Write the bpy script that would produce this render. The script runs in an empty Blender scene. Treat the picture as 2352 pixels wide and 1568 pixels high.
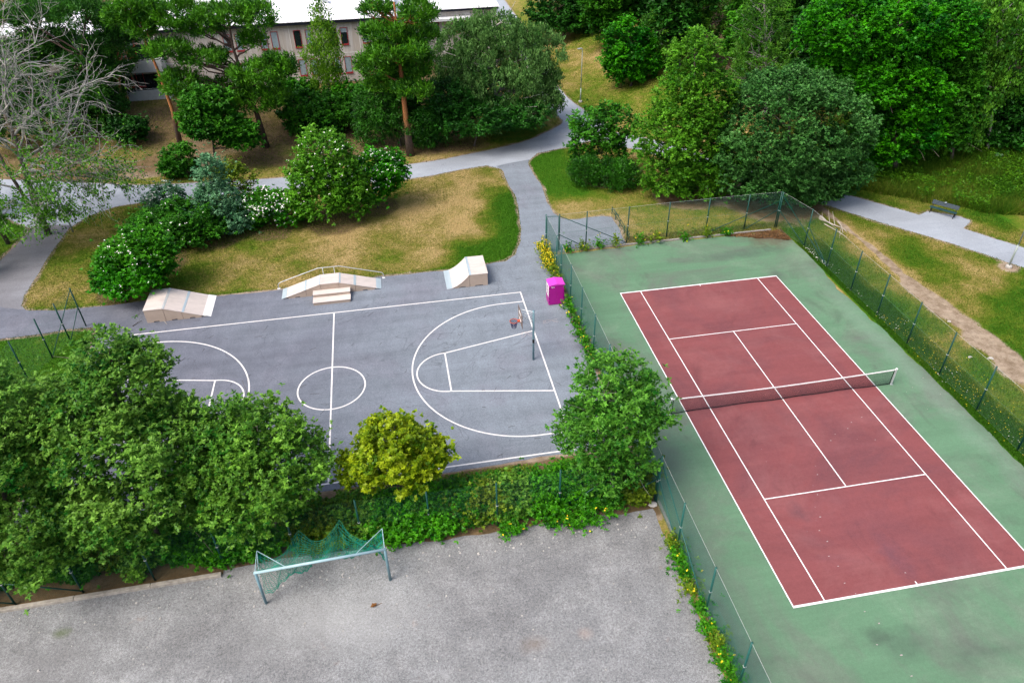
import bpy, math, random
import numpy as np
from mathutils import Vector, Matrix
from mathutils.geometry import tessellate_polygon
scn = bpy.context.scene
COL = scn.collection
R = math.radians
rng = np.random.default_rng(7)
random.seed(7)

# ------------------------------------------------------------------ camera
CAM = np.array([-19.2346801, -27.0682335, 26.2315874])
EUL = (.935655469, .0164572974, -.175877049)
FPX, CU, CV = 1681.118, 1176.0, 784.0
cam = bpy.data.cameras.new('camera'); camo = bpy.data.objects.new('camera', cam); COL.objects.link(camo)
camo.location = CAM; camo.rotation_euler = EUL
cam.sensor_width = 36.0; cam.lens = 36.0 * FPX / 2352.0; cam.clip_end = 2000.0; cam.clip_start = .1
scn.camera = camo
from mathutils import Euler
RM = np.array(Euler(EUL, 'XYZ').to_matrix())
FWD = np.array([math.sin(.175877), math.cos(.175877), 0.0])


def sstep(a, b, x):
    t = np.clip((np.asarray(x, float) - a) / (b - a), 0, 1); return t * t * (3 - 2 * t)


def HT(x, y):
    """terrain height: flat around the courts, a bank rising to the housing block"""
    x = np.asarray(x, float); y = np.asarray(y, float)
    return 1.5 * sstep(39.5, 56, y) * sstep(-9, -15, x) + 2.2 * sstep(1.5, 15, (x - 17.5) * .62 + (y - 21.5) * .78 - 1.5) * sstep(2, 12, x)


def ray(u, v):
    return RM @ np.array([(u - CU) / FPX, -(v - CV) / FPX, -1.0])


def G(u, v, z=None):
    """point of the terrain seen along a measured sight line"""
    d = ray(u, v); zz = 0.0 if z is None else z
    for k in range(1 if z is not None else 8):
        P = CAM + d * ((zz - CAM[2]) / d[2])
        if z is None: zz = float(HT(P[0], P[1]))
    return np.array([P[0], P[1], zz])


def V(u, v, base, dep=0.0):
    """point on the upright plane through base (across the line of sight), dep metres behind it"""
    d = ray(u, v); b = np.array(base)
    t = (((b - CAM) * FWD).sum() + dep) / (d * FWD).sum()
    return CAM + d * t, t


def blobs(base, L):
    out = []
    for q in L:
        u, v, ru, rv = q[:4]; dep = q[4] if len(q) > 4 else 0.0
        c, t = V(u, v, base, dep)
        a = ru * t / FPX; b = rv * t / FPX
        rz = math.sqrt(max(b * b - .33 * a * a, .16 * b * b) / .67)
        out.append((c, np.array([a, a * .92, rz])))
    return out


# ------------------------------------------------------------------ object helpers
def tag(o, label=None, cat=None, group=None, kind=None):
    if label: o['label'] = label
    if cat: o['category'] = cat
    if group: o['group'] = group
    if kind: o['kind'] = kind
    return o


def thing(name, label, cat, loc=(0, 0, 0), group=None, rz=0.0):
    o = bpy.data.objects.new(name, None); COL.objects.link(o)
    o.location = tuple(loc); o.rotation_euler = (0, 0, rz); o.empty_display_size = .2
    return tag(o, label, cat, group)


def link(name, me, mat, parent=None, smooth=False):
    o = bpy.data.objects.new(name, me); COL.objects.link(o)
    if mat is not None: me.materials.append(mat)
    if parent is not None: o.parent = parent
    if smooth:
        me.polygons.foreach_set('use_smooth', np.ones(len(me.polygons), bool))
    return o


def copy_tree(o, parent=None):
    c = o.copy(); COL.objects.link(c)
    if parent is not None: c.parent = parent
    for ch in list(o.children): copy_tree(ch, c)
    return c


class MB:
    """collects simple solids into one mesh; coordinates are given in world space and shifted by origin"""
    def __init__(s, origin=(0, 0, 0)):
        s.v = []; s.f = []; s.o = np.array(origin, float)

    def add(s, vs, fs):
        n = len(s.v); s.v += [tuple(np.asarray(p, float) - s.o) for p in vs]; s.f += [tuple(i + n for i in f) for f in fs]; return s

    def box(s, c, size, rz=0.0, m=None):
        x, y, z = [k / 2 for k in size]; vs = [(a * x, b * y, d * z) for d in (-1, 1) for b in (-1, 1) for a in (-1, 1)]
        ca, sa = math.cos(rz), math.sin(rz)
        vs = [(c[0] + ca * p[0] - sa * p[1], c[1] + sa * p[0] + ca * p[1], c[2] + p[2]) for p in vs]
        return s.add(vs, [(0, 2, 3, 1), (4, 5, 7, 6), (0, 1, 5, 4), (2, 6, 7, 3), (0, 4, 6, 2), (1, 3, 7, 5)])

    def bx(s, x0, x1, y0, y1, z0, z1):
        return s.box(((x0 + x1) / 2, (y0 + y1) / 2, (z0 + z1) / 2), (x1 - x0, y1 - y0, z1 - z0))

    def tube(s, pts, rad, n=6, cap=True):
        P = [np.asarray(p, float) for p in pts]
        if np.isscalar(rad): rad = [rad] * len(P)
        vs = []; up = np.array([.13, .21, 1.0]); prev = None
        for i, p in enumerate(P):
            d = P[min(i + 1, len(P) - 1)] - P[max(i - 1, 0)]; d = d / (np.linalg.norm(d) + 1e-9)
            if prev is None:
                a = np.cross(d, up)
                if np.linalg.norm(a) < .05: a = np.cross(d, [1, 0, 0])
            else: a = prev - d * (prev @ d)
            a = a / (np.linalg.norm(a) + 1e-9); prev = a; b = np.cross(d, a)
            for k in range(n):
                t = 2 * math.pi * k / n; vs.append(p + rad[i] * (math.cos(t) * a + math.sin(t) * b))
        fs = []
        for i in range(len(P) - 1):
            for k in range(n):
                q = (k + 1) % n; fs.append((i * n + k, i * n + q, (i + 1) * n + q, (i + 1) * n + k))
        if cap:
            fs.append(tuple(range(n - 1, -1, -1))); m = (len(P) - 1) * n; fs.append(tuple(m + k for k in range(n)))
        return s.add(vs, fs)

    def prism(s, prof, axis, a0, a1):
        """profile polygon [(p,q)] extruded along axis: 'y' -> (p,a,q), 'x' -> (a,p,q), 'z' -> (p,q,a)"""
        f = {'y': lambda p, a: (p[0], a, p[1]), 'x': lambda p, a: (a, p[0], p[1]), 'z': lambda p, a: (p[0], p[1], a)}[axis]
        n = len(prof); vs = [f(p, a0) for p in prof] + [f(p, a1) for p in prof]
        fs = [(i, (i + 1) % n, n + (i + 1) % n, n + i) for i in range(n)]
        tri = tessellate_polygon([[Vector((p[0], p[1], 0)) for p in prof]])
        fs += [tuple(t) for t in tri] + [tuple(n + i for i in reversed(t)) for t in tri]
        return s.add(vs, fs)

    def build(s, name, mat, parent=None, smooth=False, bevel=0.0):
        me = bpy.data.meshes.new(name); me.from_pydata(s.v, [], s.f)
        import bmesh
        b = bmesh.new(); b.from_mesh(me); bmesh.ops.recalc_face_normals(b, faces=b.faces); b.to_mesh(me); b.free()
        o = link(name, me, mat, parent, smooth)
        if parent is None: o.location = tuple(s.o)
        if bevel:
            m = o.modifiers.new('bevel', 'BEVEL'); m.width = bevel; m.segments = 2; m.limit_method = 'ANGLE'
        return o


def np_mesh(name, Vt, Fc, tint=None, colors=None):
    """mesh from arrays; Fc is (M,k); tint is one number per face; colors one rgb per vertex"""
    me = bpy.data.meshes.new(name); M, k = Fc.shape
    me.vertices.add(len(Vt)); me.vertices.foreach_set('co', np.ascontiguousarray(Vt, np.float32).ravel())
    me.loops.add(M * k); me.loops.foreach_set('vertex_index', np.ascontiguousarray(Fc, np.int32).ravel())
    me.polygons.add(M); me.polygons.foreach_set('loop_start', np.arange(0, M * k, k, dtype=np.int32))
    if tint is not None:
        a = me.attributes.new('tint', 'FLOAT', 'FACE'); a.data.foreach_set('value', np.ascontiguousarray(tint, np.float32))
    if colors is not None:
        a = me.attributes.new('col', 'FLOAT_COLOR', 'POINT')
        a.data.foreach_set('color', np.ascontiguousarray(np.concatenate([colors, np.ones((len(colors), 1))], 1), np.float32).ravel())
    me.update(calc_edges=True); return me


# value noise for painting masks
_lat = np.random.default_rng(3).random((256, 256))
def vnoise(x, y, s):
    x = np.asarray(x) / s + 1000; y = np.asarray(y) / s + 1000
    i = np.floor(x).astype(int); j = np.floor(y).astype(int); fx = x - i; fy = y - j
    fx = fx * fx * (3 - 2 * fx); fy = fy * fy * (3 - 2 * fy); L = lambda a, b: _lat[a % 256, b % 256]
    return (L(i, j) * (1 - fx) + L(i + 1, j) * fx) * (1 - fy) + (L(i, j + 1) * (1 - fx) + L(i + 1, j + 1) * fx) * fy
def fbm(x, y, s, o=4):
    t = 0; a = 1; n = 0
    for k in range(o): t = t + a * vnoise(x + 37 * k, y - 91 * k, s / 2 ** k); n += a; a *= .55
    return t / n


def inpoly(x, y, P):
    c = np.zeros(np.shape(x), bool); n = len(P); j = n - 1
    for i in range(n):
        xi, yi = P[i]; xj, yj = P[j]
        if yi != yj:
            c ^= ((yi > y) != (yj > y)) & (x < (xj - xi) * (y - yi) / (yj - yi) + xi)
        j = i
    return c


def dist_line(x, y, P):
    d = np.full(np.shape(x), 1e9)
    for (x0, y0), (x1, y1) in zip(P[:-1], P[1:]):
        dx, dy = x1 - x0, y1 - y0; t = np.clip(((x - x0) * dx + (y - y0) * dy) / (dx * dx + dy * dy + 1e-9), 0, 1)
        d = np.minimum(d, np.hypot(x - x0 - t * dx, y - y0 - t * dy))
    return d


# ------------------------------------------------------------------ materials
class NT:
    def __init__(s, name):
        s.m = bpy.data.materials.new(name); s.m.use_nodes = True; s.t = s.m.node_tree; s.n = s.t.nodes; s.n.clear()
        s.out = s.n.new('ShaderNodeOutputMaterial'); s.co = None

    def lk(s, a, b): s.t.links.new(a, b)

    def coord(s):
        if s.co is None: s.co = s.n.new('ShaderNodeTexCoord').outputs['Object']
        return s.co

    def map(s, scale=(1, 1, 1), rot=0.0, loc=(0, 0, 0)):
        m = s.n.new('ShaderNodeMapping'); m.inputs['Scale'].default_value = scale; m.inputs['Rotation'].default_value = (0, 0, rot)
        m.inputs['Location'].default_value = loc; s.lk(s.coord(), m.inputs['Vector']); return m.outputs[0]

    def noise(s, scale, detail=4, rough=.6, vec=None, dist=0.0):
        n = s.n.new('ShaderNodeTexNoise'); n.inputs['Scale'].default_value = scale; n.inputs['Detail'].default_value = detail
        n.inputs['Roughness'].default_value = rough; n.inputs['Distortion'].default_value = dist
        s.lk(vec if vec is not None else s.coord(), n.inputs['Vector']); return n.outputs['Fac']

    def voro(s, scale, vec=None):
        n = s.n.new('ShaderNodeTexVoronoi'); n.inputs['Scale'].default_value = scale
        s.lk(vec if vec is not None else s.coord(), n.inputs['Vector']); return n.outputs['Distance']

    def ramp(s, fac, stops):
        r = s.n.new('ShaderNodeValToRGB'); e = r.color_ramp.elements
        while len(e) < len(stops): e.new(.5)
        for k, (p, c) in enumerate(stops):
            e[k].position = p; e[k].color = (*c, 1) if not np.isscalar(c) else (c, c, c, 1)
        s.lk(fac, r.inputs['Fac']); return r.outputs['Color']

    def _in(s, sock, v):
        if isinstance(v, bpy.types.NodeSocket): s.lk(v, sock)
        elif np.isscalar(v) and sock.type == 'RGBA': sock.default_value = (v, v, v, 1)
        elif np.isscalar(v): sock.default_value = v
        else: sock.default_value = (*v, 1)

    def mix(s, fac, a, b, mode='MIX'):
        m = s.n.new('ShaderNodeMix'); m.data_type = 'RGBA'; m.blend_type = mode
        s._in(m.inputs[0], fac); s._in(m.inputs[6], a); s._in(m.inputs[7], b); return m.outputs[2]

    def math(s, op, a, b=0.0):
        m = s.n.new('ShaderNodeMath'); m.operation = op; s._in(m.inputs[0], a); s._in(m.inputs[1], b); return m.outputs[0]

    def attr(s, name, out='Fac'):
        a = s.n.new('ShaderNodeAttribute'); a.attribute_name = name; return a.outputs[out]

    def bump(s, h, strength=.3, dist=.02):
        b = s.n.new('ShaderNodeBump'); b.inputs['Strength'].default_value = strength; b.inputs['Distance'].default_value = dist
        s.lk(h, b.inputs['Height']); return b.outputs[0]

    def done(s, col, rough=.8, spec=.3, metal=0.0, nrm=None, trans=0.0):
        p = s.n.new('ShaderNodeBsdfPrincipled'); s._in(p.inputs['Base Color'], col); s._in(p.inputs['Roughness'], rough)
        p.inputs['Specular IOR Level'].default_value = spec; p.inputs['Metallic'].default_value = metal
        if nrm is not None: s.lk(nrm, p.inputs['Normal'])
        sh = p.outputs[0]
        if trans:
            t = s.n.new('ShaderNodeBsdfTranslucent'); s._in(t.inputs['Color'], col)
            m = s.n.new('ShaderNodeMixShader'); m.inputs[0].default_value = trans
            s.lk(sh, m.inputs[1]); s.lk(t.outputs[0], m.inputs[2]); sh = m.outputs[0]
        s.lk(sh, s.out.inputs['Surface']); return s.m


def plain(name, col, rough=.6, spec=.4, metal=0.0, var=.12, scale=3.0):
    t = NT(name); n = t.noise(scale, 5, .65)
    c = t.mix(1.0, col, t.ramp(n, [(.25, 1 - var * 1.6), (.75, 1 + var * .4)]), 'MULTIPLY')
    return t.done(c, rough, spec, metal)


def leafmat(name, dark, light, trans=.3, var=.35, rough=.5):
    t = NT(name)
    c = t.mix(t.attr('tint'), dark, light)
    n = t.noise(.9, 3, .6)
    c = t.mix(1.0, c, t.ramp(n, [(.3, 1 - var), (.7, 1.0 + var * .35)]), 'MULTIPLY')
    return t.done(c, rough, .25, trans=trans)


def sc(c, k): return tuple(a * k for a in c)


def asphalt(name, base, blot, scale=.12, speck=.25, streak=.15):
    t = NT(name)
    big = t.noise(scale, 5, .62, dist=.6); st = t.noise(.5, 4, .6, t.map((.25, 2.2, 1), .13))
    c = t.mix(t.ramp(big, [(.36, 0.0), (.64, 1.0)]), blot, base)
    c = t.mix(1.0, c, t.ramp(st, [(.3, 1 - streak), (.72, 1 + streak * .5)]), 'MULTIPLY')
    sp = t.noise(9, 4, .8); sp2 = t.noise(42, 2, .7)
    c = t.mix(1.0, c, t.ramp(sp, [(.3, 1 - speck), (.7, 1 + speck)]), 'MULTIPLY')
    c = t.mix(1.0, c, t.ramp(sp2, [(.3, 1 - speck), (.7, 1 + speck)]), 'MULTIPLY')
    # thin wandering cracks and seams
    ck = t.noise(.16, 3, .6, dist=1.2); ck = t.math('ABSOLUTE', t.math('SUBTRACT', ck, .5))
    c = t.mix(t.ramp(ck, [(0.0, .35), (.004, 0.0)]), c, sc(blot, .55))
    return t.done(c, .9, .2, nrm=t.bump(sp2, .25, .01))


M = {}
M['court'] = None
def court_mat():
    t = NT('court asphalt')
    # colour drifts from purple grey in the west to blue grey in the east
    sep = t.n.new('ShaderNodeSeparateXYZ'); t.lk(t.coord(), sep.inputs[0])
    gx = t.math('MULTIPLY_ADD', sep.outputs[0], .055); t.n[-1].inputs[2].default_value = 1.75
    big = t.noise(.11, 5, .62, dist=.7)
    f = t.math('ADD', gx, t.math('MULTIPLY', t.math('SUBTRACT', big, .5), 1.6))
    c = t.mix(t.ramp(f, [(0.0, 0.0), (1.0, 1.0)]), (.138, .150, .186), (.200, .232, .270))
    pur = t.noise(.23, 3, .6); c = t.mix(t.ramp(pur, [(.5, 0.0), (.66, .55)]), c, (.188, .194, .236))
    st = t.noise(.45, 4, .65, t.map((.22, 1.9, 1), -.09)); c = t.mix(1.0, c, t.ramp(st, [(.3, .80), (.7, 1.06)]), 'MULTIPLY')
    st2 = t.noise(1.1, 5, .7, t.map((1.2, .5, 1), .4)); c = t.mix(1.0, c, t.ramp(st2, [(.28, .86), (.62, 1.04)]), 'MULTIPLY')
    sp = t.noise(10, 4, .8); sp2 = t.noise(45, 2, .7)
    c = t.mix(1.0, c, t.ramp(sp, [(.3, .82), (.7, 1.16)]), 'MULTIPLY'); c = t.mix(1.0, c, t.ramp(sp2, [(.3, .72), (.7, 1.3)]), 'MULTIPLY')
    ck = t.math('ABSOLUTE', t.math('SUBTRACT', t.noise(.13, 3, .65, dist=1.5), .5))
    c = t.mix(t.ramp(ck, [(0.0, .4), (.0035, 0.0)]), c, (.05, .05, .055))
    return t.done(c, .9, .2, nrm=t.bump(sp2, .25, .01))
M['court'] = court_mat()
M['path'] = asphalt('path asphalt', (.335, .372, .425), (.285, .315, .358), .25, .14, .08)
M['leftpath'] = asphalt('old path asphalt', (.205, .210, .232), (.150, .150, .165), .2, .18, .12)


def sport(name, base, dirty, pale, marks=()):
    t = NT(name)
    b = t.noise(.17, 6, .68, dist=.9); c = t.mix(t.ramp(b, [(.44, 0.0), (.64, .85)]), base, dirty)
    p = t.noise(.30, 5, .7, t.map((1, 1, 1), 0, (31, 7, 0)), dist=.5); c = t.mix(t.ramp(p, [(.5, 0.0), (.76, .6)]), c, pale)
    st = t.noise(.55, 6, .72, t.map((.16, 1.5, 1), -.05)); c = t.mix(1.0, c, t.ramp(st, [(.3, .86), (.68, 1.08)]), 'MULTIPLY')
    dk = t.noise(.42, 4, .6, t.map((1, .6, 1), .6, (3, 55, 0)), dist=1.0); c = t.mix(t.ramp(dk, [(.61, 0.0), (.76, .50)]), c, sc(dirty, .55))
    w = t.noise(.55, 6, .7)
    for (x, y, rx, ry, amt, col) in marks:      # stains and worn places, each with its own place on the court
        m = t.map((1 / rx, 1 / ry, 0), 0, (-x / rx, -y / ry, 0)); l = t.n.new('ShaderNodeVectorMath'); l.operation = 'LENGTH'; t.lk(m, l.inputs[0])
        f = t.math('ADD', l.outputs['Value'], t.math('MULTIPLY', t.math('SUBTRACT', w, .5), 2.4)); c = t.mix(t.ramp(f, [(.15, amt), (1.0, 0.0)]), c, col)
    sp = t.noise(30, 3, .75); c = t.mix(1.0, c, t.ramp(sp, [(.3, .88), (.7, 1.12)]), 'MULTIPLY')
    sp2 = t.noise(6, 4, .75); c = t.mix(1.0, c, t.ramp(sp2, [(.3, .93), (.7, 1.06)]), 'MULTIPLY')
    v = t.voro(1.3); c = t.mix(t.ramp(v, [(0.0, .35), (.035, 0.0)]), c, (.45, .48, .45))
    return t.done(c, .85, .25, nrm=t.bump(sp, .15, .006))
M['tgreen'] = sport('green acrylic', (.104, .205, .122), (.120, .140, .116), (.180, .262, .180), [(-7.6, -2, 1.5, 9, .6, (.115, .135, .115)), (-2.1, -14.3, 1.3, 1.0, .42, (.055, .075, .062)), (-2.9, -13.6, .6, .5, .4, (.05, .065, .055)), (.4, -15.0, 1.8, .7, .35, (.06, .09, .07)), (7.6, 17.0, 2.6, 1.5, .85, (.105, .070, .050)), (3.9, 15.2, 4.0, .9, .55, (.075, .105, .085)), (5.6, 11.9, .6, .9, .6, (.07, .10, .08)), (-4, 8.7, .9, .6, .4, (.11, .09, .08)), (8.1, 2.0, .9, 12, .45, (.175, .25, .19))])
M['tred'] = sport('red acrylic', (.205, .062, .065), (.150, .054, .062), (.255, .104, .105), [(-3.0, -7.4, .55, .7, .38, (.075, .045, .058)), (-.2, -10.3, .7, 1.6, .55, (.115, .055, .075)), (0, -9, 3.2, 2.4, .35, (.150, .056, .068)), (0, 9.5, 3.5, 1.6, .35, (.25, .098, .098))])
M['line'] = plain('line paint', (.80, .80, .80), .7, .3, var=.07, scale=6)
M['bline'] = plain('court line paint', (.76, .74, .73), .75, .25, var=.14, scale=7)


def gravel():
    t = NT('gravel'); c = t.mix(t.ramp(t.noise(.10, 5, .6, dist=.5), [(.38, 0.0), (.62, 1.0)]), (.188, .192, .197), (.268, .278, .284))
    w = t.noise(.42, 7, .78, dist=.15); c = t.mix(t.ramp(w, [(.47, 0.0), (.75, .55)]), c, (.39, .395, .395))
    sp = t.noise(10, 6, .85); c = t.mix(1.0, c, t.ramp(sp, [(.34, .55), (.5, 1.0), (.68, 1.32)]), 'MULTIPLY')
    s2 = t.noise(34, 4, .8); c = t.mix(1.0, c, t.ramp(s2, [(.32, .40), (.5, 1.0), (.70, 1.6)]), 'MULTIPLY')
    v = t.voro(3.2); c = t.mix(t.ramp(v, [(0.0, .8), (.045, 0.0)]), c, (.10, .085, .075))
    v2 = t.voro(2.1, t.map((1, 1, 1), .8, (4, 9, 0))); c = t.mix(t.ramp(v2, [(0.0, .7), (.03, 0.0)]), c, (.75, .72, .68))
    dk = t.noise(.9, 6, .75, t.map((1, 1, 1), .3, (13, 41, 0))); c = t.mix(1.0, c, t.ramp(dk, [(.3, .80), (.6, 1.04)]), 'MULTIPLY')
    # local marks: the worn goal mouth, a brown puddle stain and a rusty spot, the darker west corner
    def spot(x, y, rx, ry, amt, col, soft=.5):
        nonlocal c
        m = t.map((1 / rx, 1 / ry, 0), 0, (-x / rx, -y / ry, 0)); l = t.n.new('ShaderNodeVectorMath'); l.operation = 'LENGTH'; t.lk(m, l.inputs[0])
        f = t.math('ADD', l.outputs['Value'], t.math('MULTIPLY', t.math('SUBTRACT', w, .5), 2.2)); c = t.mix(t.ramp(f, [(soft, amt), (1.0, 0.0)]), c, col)
    spot(-23.5, -9.2, 4.6, 1.8, .38, (.38, .385, .38), .0); spot(-16.0, -11.55, .75, .5, .6, (.16, .125, .10), .1); spot(-14.0, -11.45, .35, .3, .3, (.40, .30, .25), .1); spot(-37.0, -10.5, 8.0, 3.6, .55, (.135, .130, .130), .1); spot(-34.4, -7.6, .5, .3, .6, (.08, .11, .03), .1)
    rd = t.noise(.8, 4, .6, t.map((1, 1, 1), 0, (77, 3, 0))); c = t.mix(t.ramp(rd, [(.66, 0.0), (.78, .5)]), c, (.34, .24, .19))
    return t.done(c, .95, .15, nrm=t.bump(s2, .5, .02))
M['gravel'] = gravel()


def ground():
    t = NT('ground'); dry = t.attr('dry'); bare = t.attr('bare')
    n = t.noise(1.4, 6, .72); n2 = t.noise(11, 5, .8); n3 = t.noise(48, 2, .7)
    f = t.math('ADD', dry, t.math('MULTIPLY', t.math('SUBTRACT', n, .5), .9)); f = t.math('ADD', f, t.math('MULTIPLY', t.math('SUBTRACT', n2, .5), .55))
    c = t.ramp(f, [(.10, (.040, .125, .005)), (.36, (.110, .158, .014)), (.58, (.225, .190, .048)), (.85, (.385, .285, .125))])
    c = t.mix(1.0, c, t.ramp(n2, [(.3, .62), (.7, 1.32)]), 'MULTIPLY'); c = t.mix(1.0, c, t.ramp(n3, [(.3, .6), (.7, 1.4)]), 'MULTIPLY')
    bc = t.mix(t.ramp(n, [(.35, 0.0), (.65, 1.0)]), (.180, .130, .085), (.390, .315, .235)); bc = t.mix(1.0, bc, t.ramp(n3, [(.3, .6), (.7, 1.4)]), 'MULTIPLY')
    b = t.math('ADD', bare, t.math('MULTIPLY', t.math('SUBTRACT', n2, .5), .5))
    c = t.mix(t.ramp(b, [(.35, 0.0), (.62, 1.0)]), c, bc)
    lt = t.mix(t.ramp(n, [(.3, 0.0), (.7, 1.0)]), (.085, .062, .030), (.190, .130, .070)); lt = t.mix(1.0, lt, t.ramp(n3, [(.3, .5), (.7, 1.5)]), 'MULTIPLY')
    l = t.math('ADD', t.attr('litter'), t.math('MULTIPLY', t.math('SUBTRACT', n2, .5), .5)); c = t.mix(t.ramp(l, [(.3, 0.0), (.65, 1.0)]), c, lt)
    return t.done(c, .95, .1, nrm=t.bump(n3, .6, .04))
M['ground'] = ground()


def grassblade():
    t = NT('grass blade'); return t.done(t.attr('col', 'Color'), .7, .15, trans=.3)
M['blade'] = grassblade()
M['footpath'] = asphalt('trodden earth', (.37, .30, .235), (.28, .215, .15), .5, .3, .1)
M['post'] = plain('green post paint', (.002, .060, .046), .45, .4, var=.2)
M['postlit'] = plain('lit green post paint', (.012, .105, .090), .45, .4, var=.2)  # lighter copy of the post green, the lit look put into the colour
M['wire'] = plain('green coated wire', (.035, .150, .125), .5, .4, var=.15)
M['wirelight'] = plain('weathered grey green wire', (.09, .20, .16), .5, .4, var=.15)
M['tie'] = plain('galvanised wire', (.55, .57, .56), .4, .5, .3, var=.1)
M['concrete'] = plain('kerb concrete', (.33, .31, .29), .9, .2, var=.3, scale=5)
M['timber'] = plain('weathered timber', (.46, .42, .36), .85, .2, var=.35, scale=4)
M['galv'] = plain('galvanised steel', (.52, .55, .57), .42, .5, .35, var=.15)
M['bluesteel'] = plain('blue grey steel', (.17, .30, .35), .45, .5, .2, var=.15)
M['goalpaint'] = plain('pale goal paint', (.34, .50, .55), .4, .5, var=.1)
M['net'] = plain('green goal net', (.004, .25, .17), .7, .3)
M['netblack'] = plain('black net cord', (.012, .012, .014), .8, .2)
M['tape'] = plain('white net tape', (.82, .82, .82), .7, .3, var=.04)
M['ramp'] = None
def rampm():
    t = NT('ramp board'); n = t.noise(1.3, 6, .7, t.map((1, 3, 1), .3)); c = t.mix(1.0, (.58, .515, .475), t.ramp(n, [(.3, .86), (.6, 1.04)]), 'MULTIPLY')
    s = t.noise(3.5, 5, .75, t.map((1, 1, 1), 0, (5, 8, 2)), dist=2.0); c = t.mix(t.ramp(s, [(.66, 0.0), (.74, .4)]), c, (.36, .31, .29))
    return t.done(c, .6, .3)
M['ramp'] = rampm()
M['rampside'] = plain('ramp side board', (.43, .345, .285), .7, .25, var=.1, scale=2)
M['rampmetal'] = plain('ramp steel strip', (.50, .60, .64), .35, .5, .3, var=.06)
M['black'] = plain('black paint', (.012, .012, .014), .6, .3)
M['magenta'] = plain('magenta painted steel', (.38, .005, .25), .42, .4, var=.06, scale=1.5)
M['magentalid'] = plain('lit magenta lid', (.62, .055, .50), .45, .4, var=.05, scale=1.5)  # same magenta made pinker, light on the top put into the colour
M['white'] = plain('white paint', (.8, .8, .8), .6, .3, var=.05)
M['orange'] = plain('orange steel', (.55, .09, .03), .5, .4)
M['backboard'] = plain('backboard steel', (.20, .15, .13), .6, .3, var=.25)
M['hoopnet'] = plain('hoop net cord', (.06, .05, .13), .8, .2)
M['stick'] = plain('bleached wood', (.47, .42, .35), .8, .2, var=.2)
M['twig'] = plain('dark twig', (.07, .055, .045), .9, .1)
M['stone'] = plain('pale stone', (.50, .48, .45), .9, .2, var=.25)
M['bench'] = plain('dark teal bench paint', (.018, .065, .070), .5, .4, var=.2)
M['benchtop'] = plain('blue grey bench board', (.075, .10, .125), .6, .3, var=.25)
M['pole'] = plain('grey green lamp post', (.30, .35, .33), .5, .4, .2, var=.1)


def panel_mat():
    t = NT('facade concrete'); a = t.noise(.5, 4, .6, t.map((3.0, 1, .25)), dist=.4); b = t.noise(14, 2, .6, t.map((1, 1, .03)))
    c = t.mix(t.ramp(a, [(.35, 0.0), (.65, 1.0)]), (.42, .37, .32), (.50, .475, .455)); c = t.mix(1.0, c, t.ramp(b, [(.35, .86), (.65, 1.08)]), 'MULTIPLY')
    return t.done(c, .9, .2)
M['panel'] = panel_mat()
M['joint'] = plain('pale panel joint', (.62, .60, .58), .8, .2, var=.05)
M['fascia'] = plain('dark blue fascia', (.008, .010, .022), .5, .4)
def roofm():
    t = NT('white roof sheet'); n = t.noise(.3, 4, .6); c = t.mix(1.0, (.86, .86, .88), t.ramp(n, [(.3, .94), (.7, 1.02)]), 'MULTIPLY'); return t.done(c, .5, .4)
M['roof'] = roofm()
M['redframe'] = plain('red window frame', (.30, .030, .035), .5, .4, var=.1)
def glass():
    t = NT('window glass'); return t.done(t.mix(t.ramp(t.noise(.7, 2), [(.4, 0.0), (.6, 1.0)]), (.10, .14, .17), (.22, .28, .32)), .12, .6)
M['glass'] = glass()
M['curtain'] = plain('pale blue curtain behind glass', (.28, .36, .41), .2, .6, var=.15, scale=4)
M['dark'] = plain('dark room behind glass', (.012, .02, .022), .12, .6)
M['balcony'] = plain('white balcony board', (.62, .64, .66), .7, .3, var=.12)
# bark
def pinebark():
    t = NT('pine bark'); sep = t.n.new('ShaderNodeSeparateXYZ'); t.lk(t.coord(), sep.inputs[0])
    n = t.noise(3, 5, .7, t.map((1, 1, .4))); z = t.math('ADD', t.math('MULTIPLY', sep.outputs[2], .16), t.math('MULTIPLY', t.math('SUBTRACT', n, .5), .5))
    c = t.ramp(z, [(.28, (.115, .085, .075)), (.55, (.33, .155, .060)), (.9, (.30, .115, .050))])
    c = t.mix(1.0, c, t.ramp(t.noise(14, 4, .7, t.map((1, 1, .5))), [(.3, .6), (.7, 1.3)]), 'MULTIPLY'); return t.done(c, .9, .1)
M['pinebark'] = pinebark()
M['darkpinebark'] = plain('dark pine bark', (.105, .072, .060), .9, .1, var=.4, scale=9)
M['bark'] = plain('grey bark', (.135, .115, .095), .9, .1, var=.45, scale=7)
M['palebark'] = plain('pale bare bark', (.50, .48, .45), .8, .12, var=.55, scale=2.5)
M['birchbark'] = plain('birch bark', (.36, .34, .32), .8, .15, var=.6, scale=5)
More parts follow.
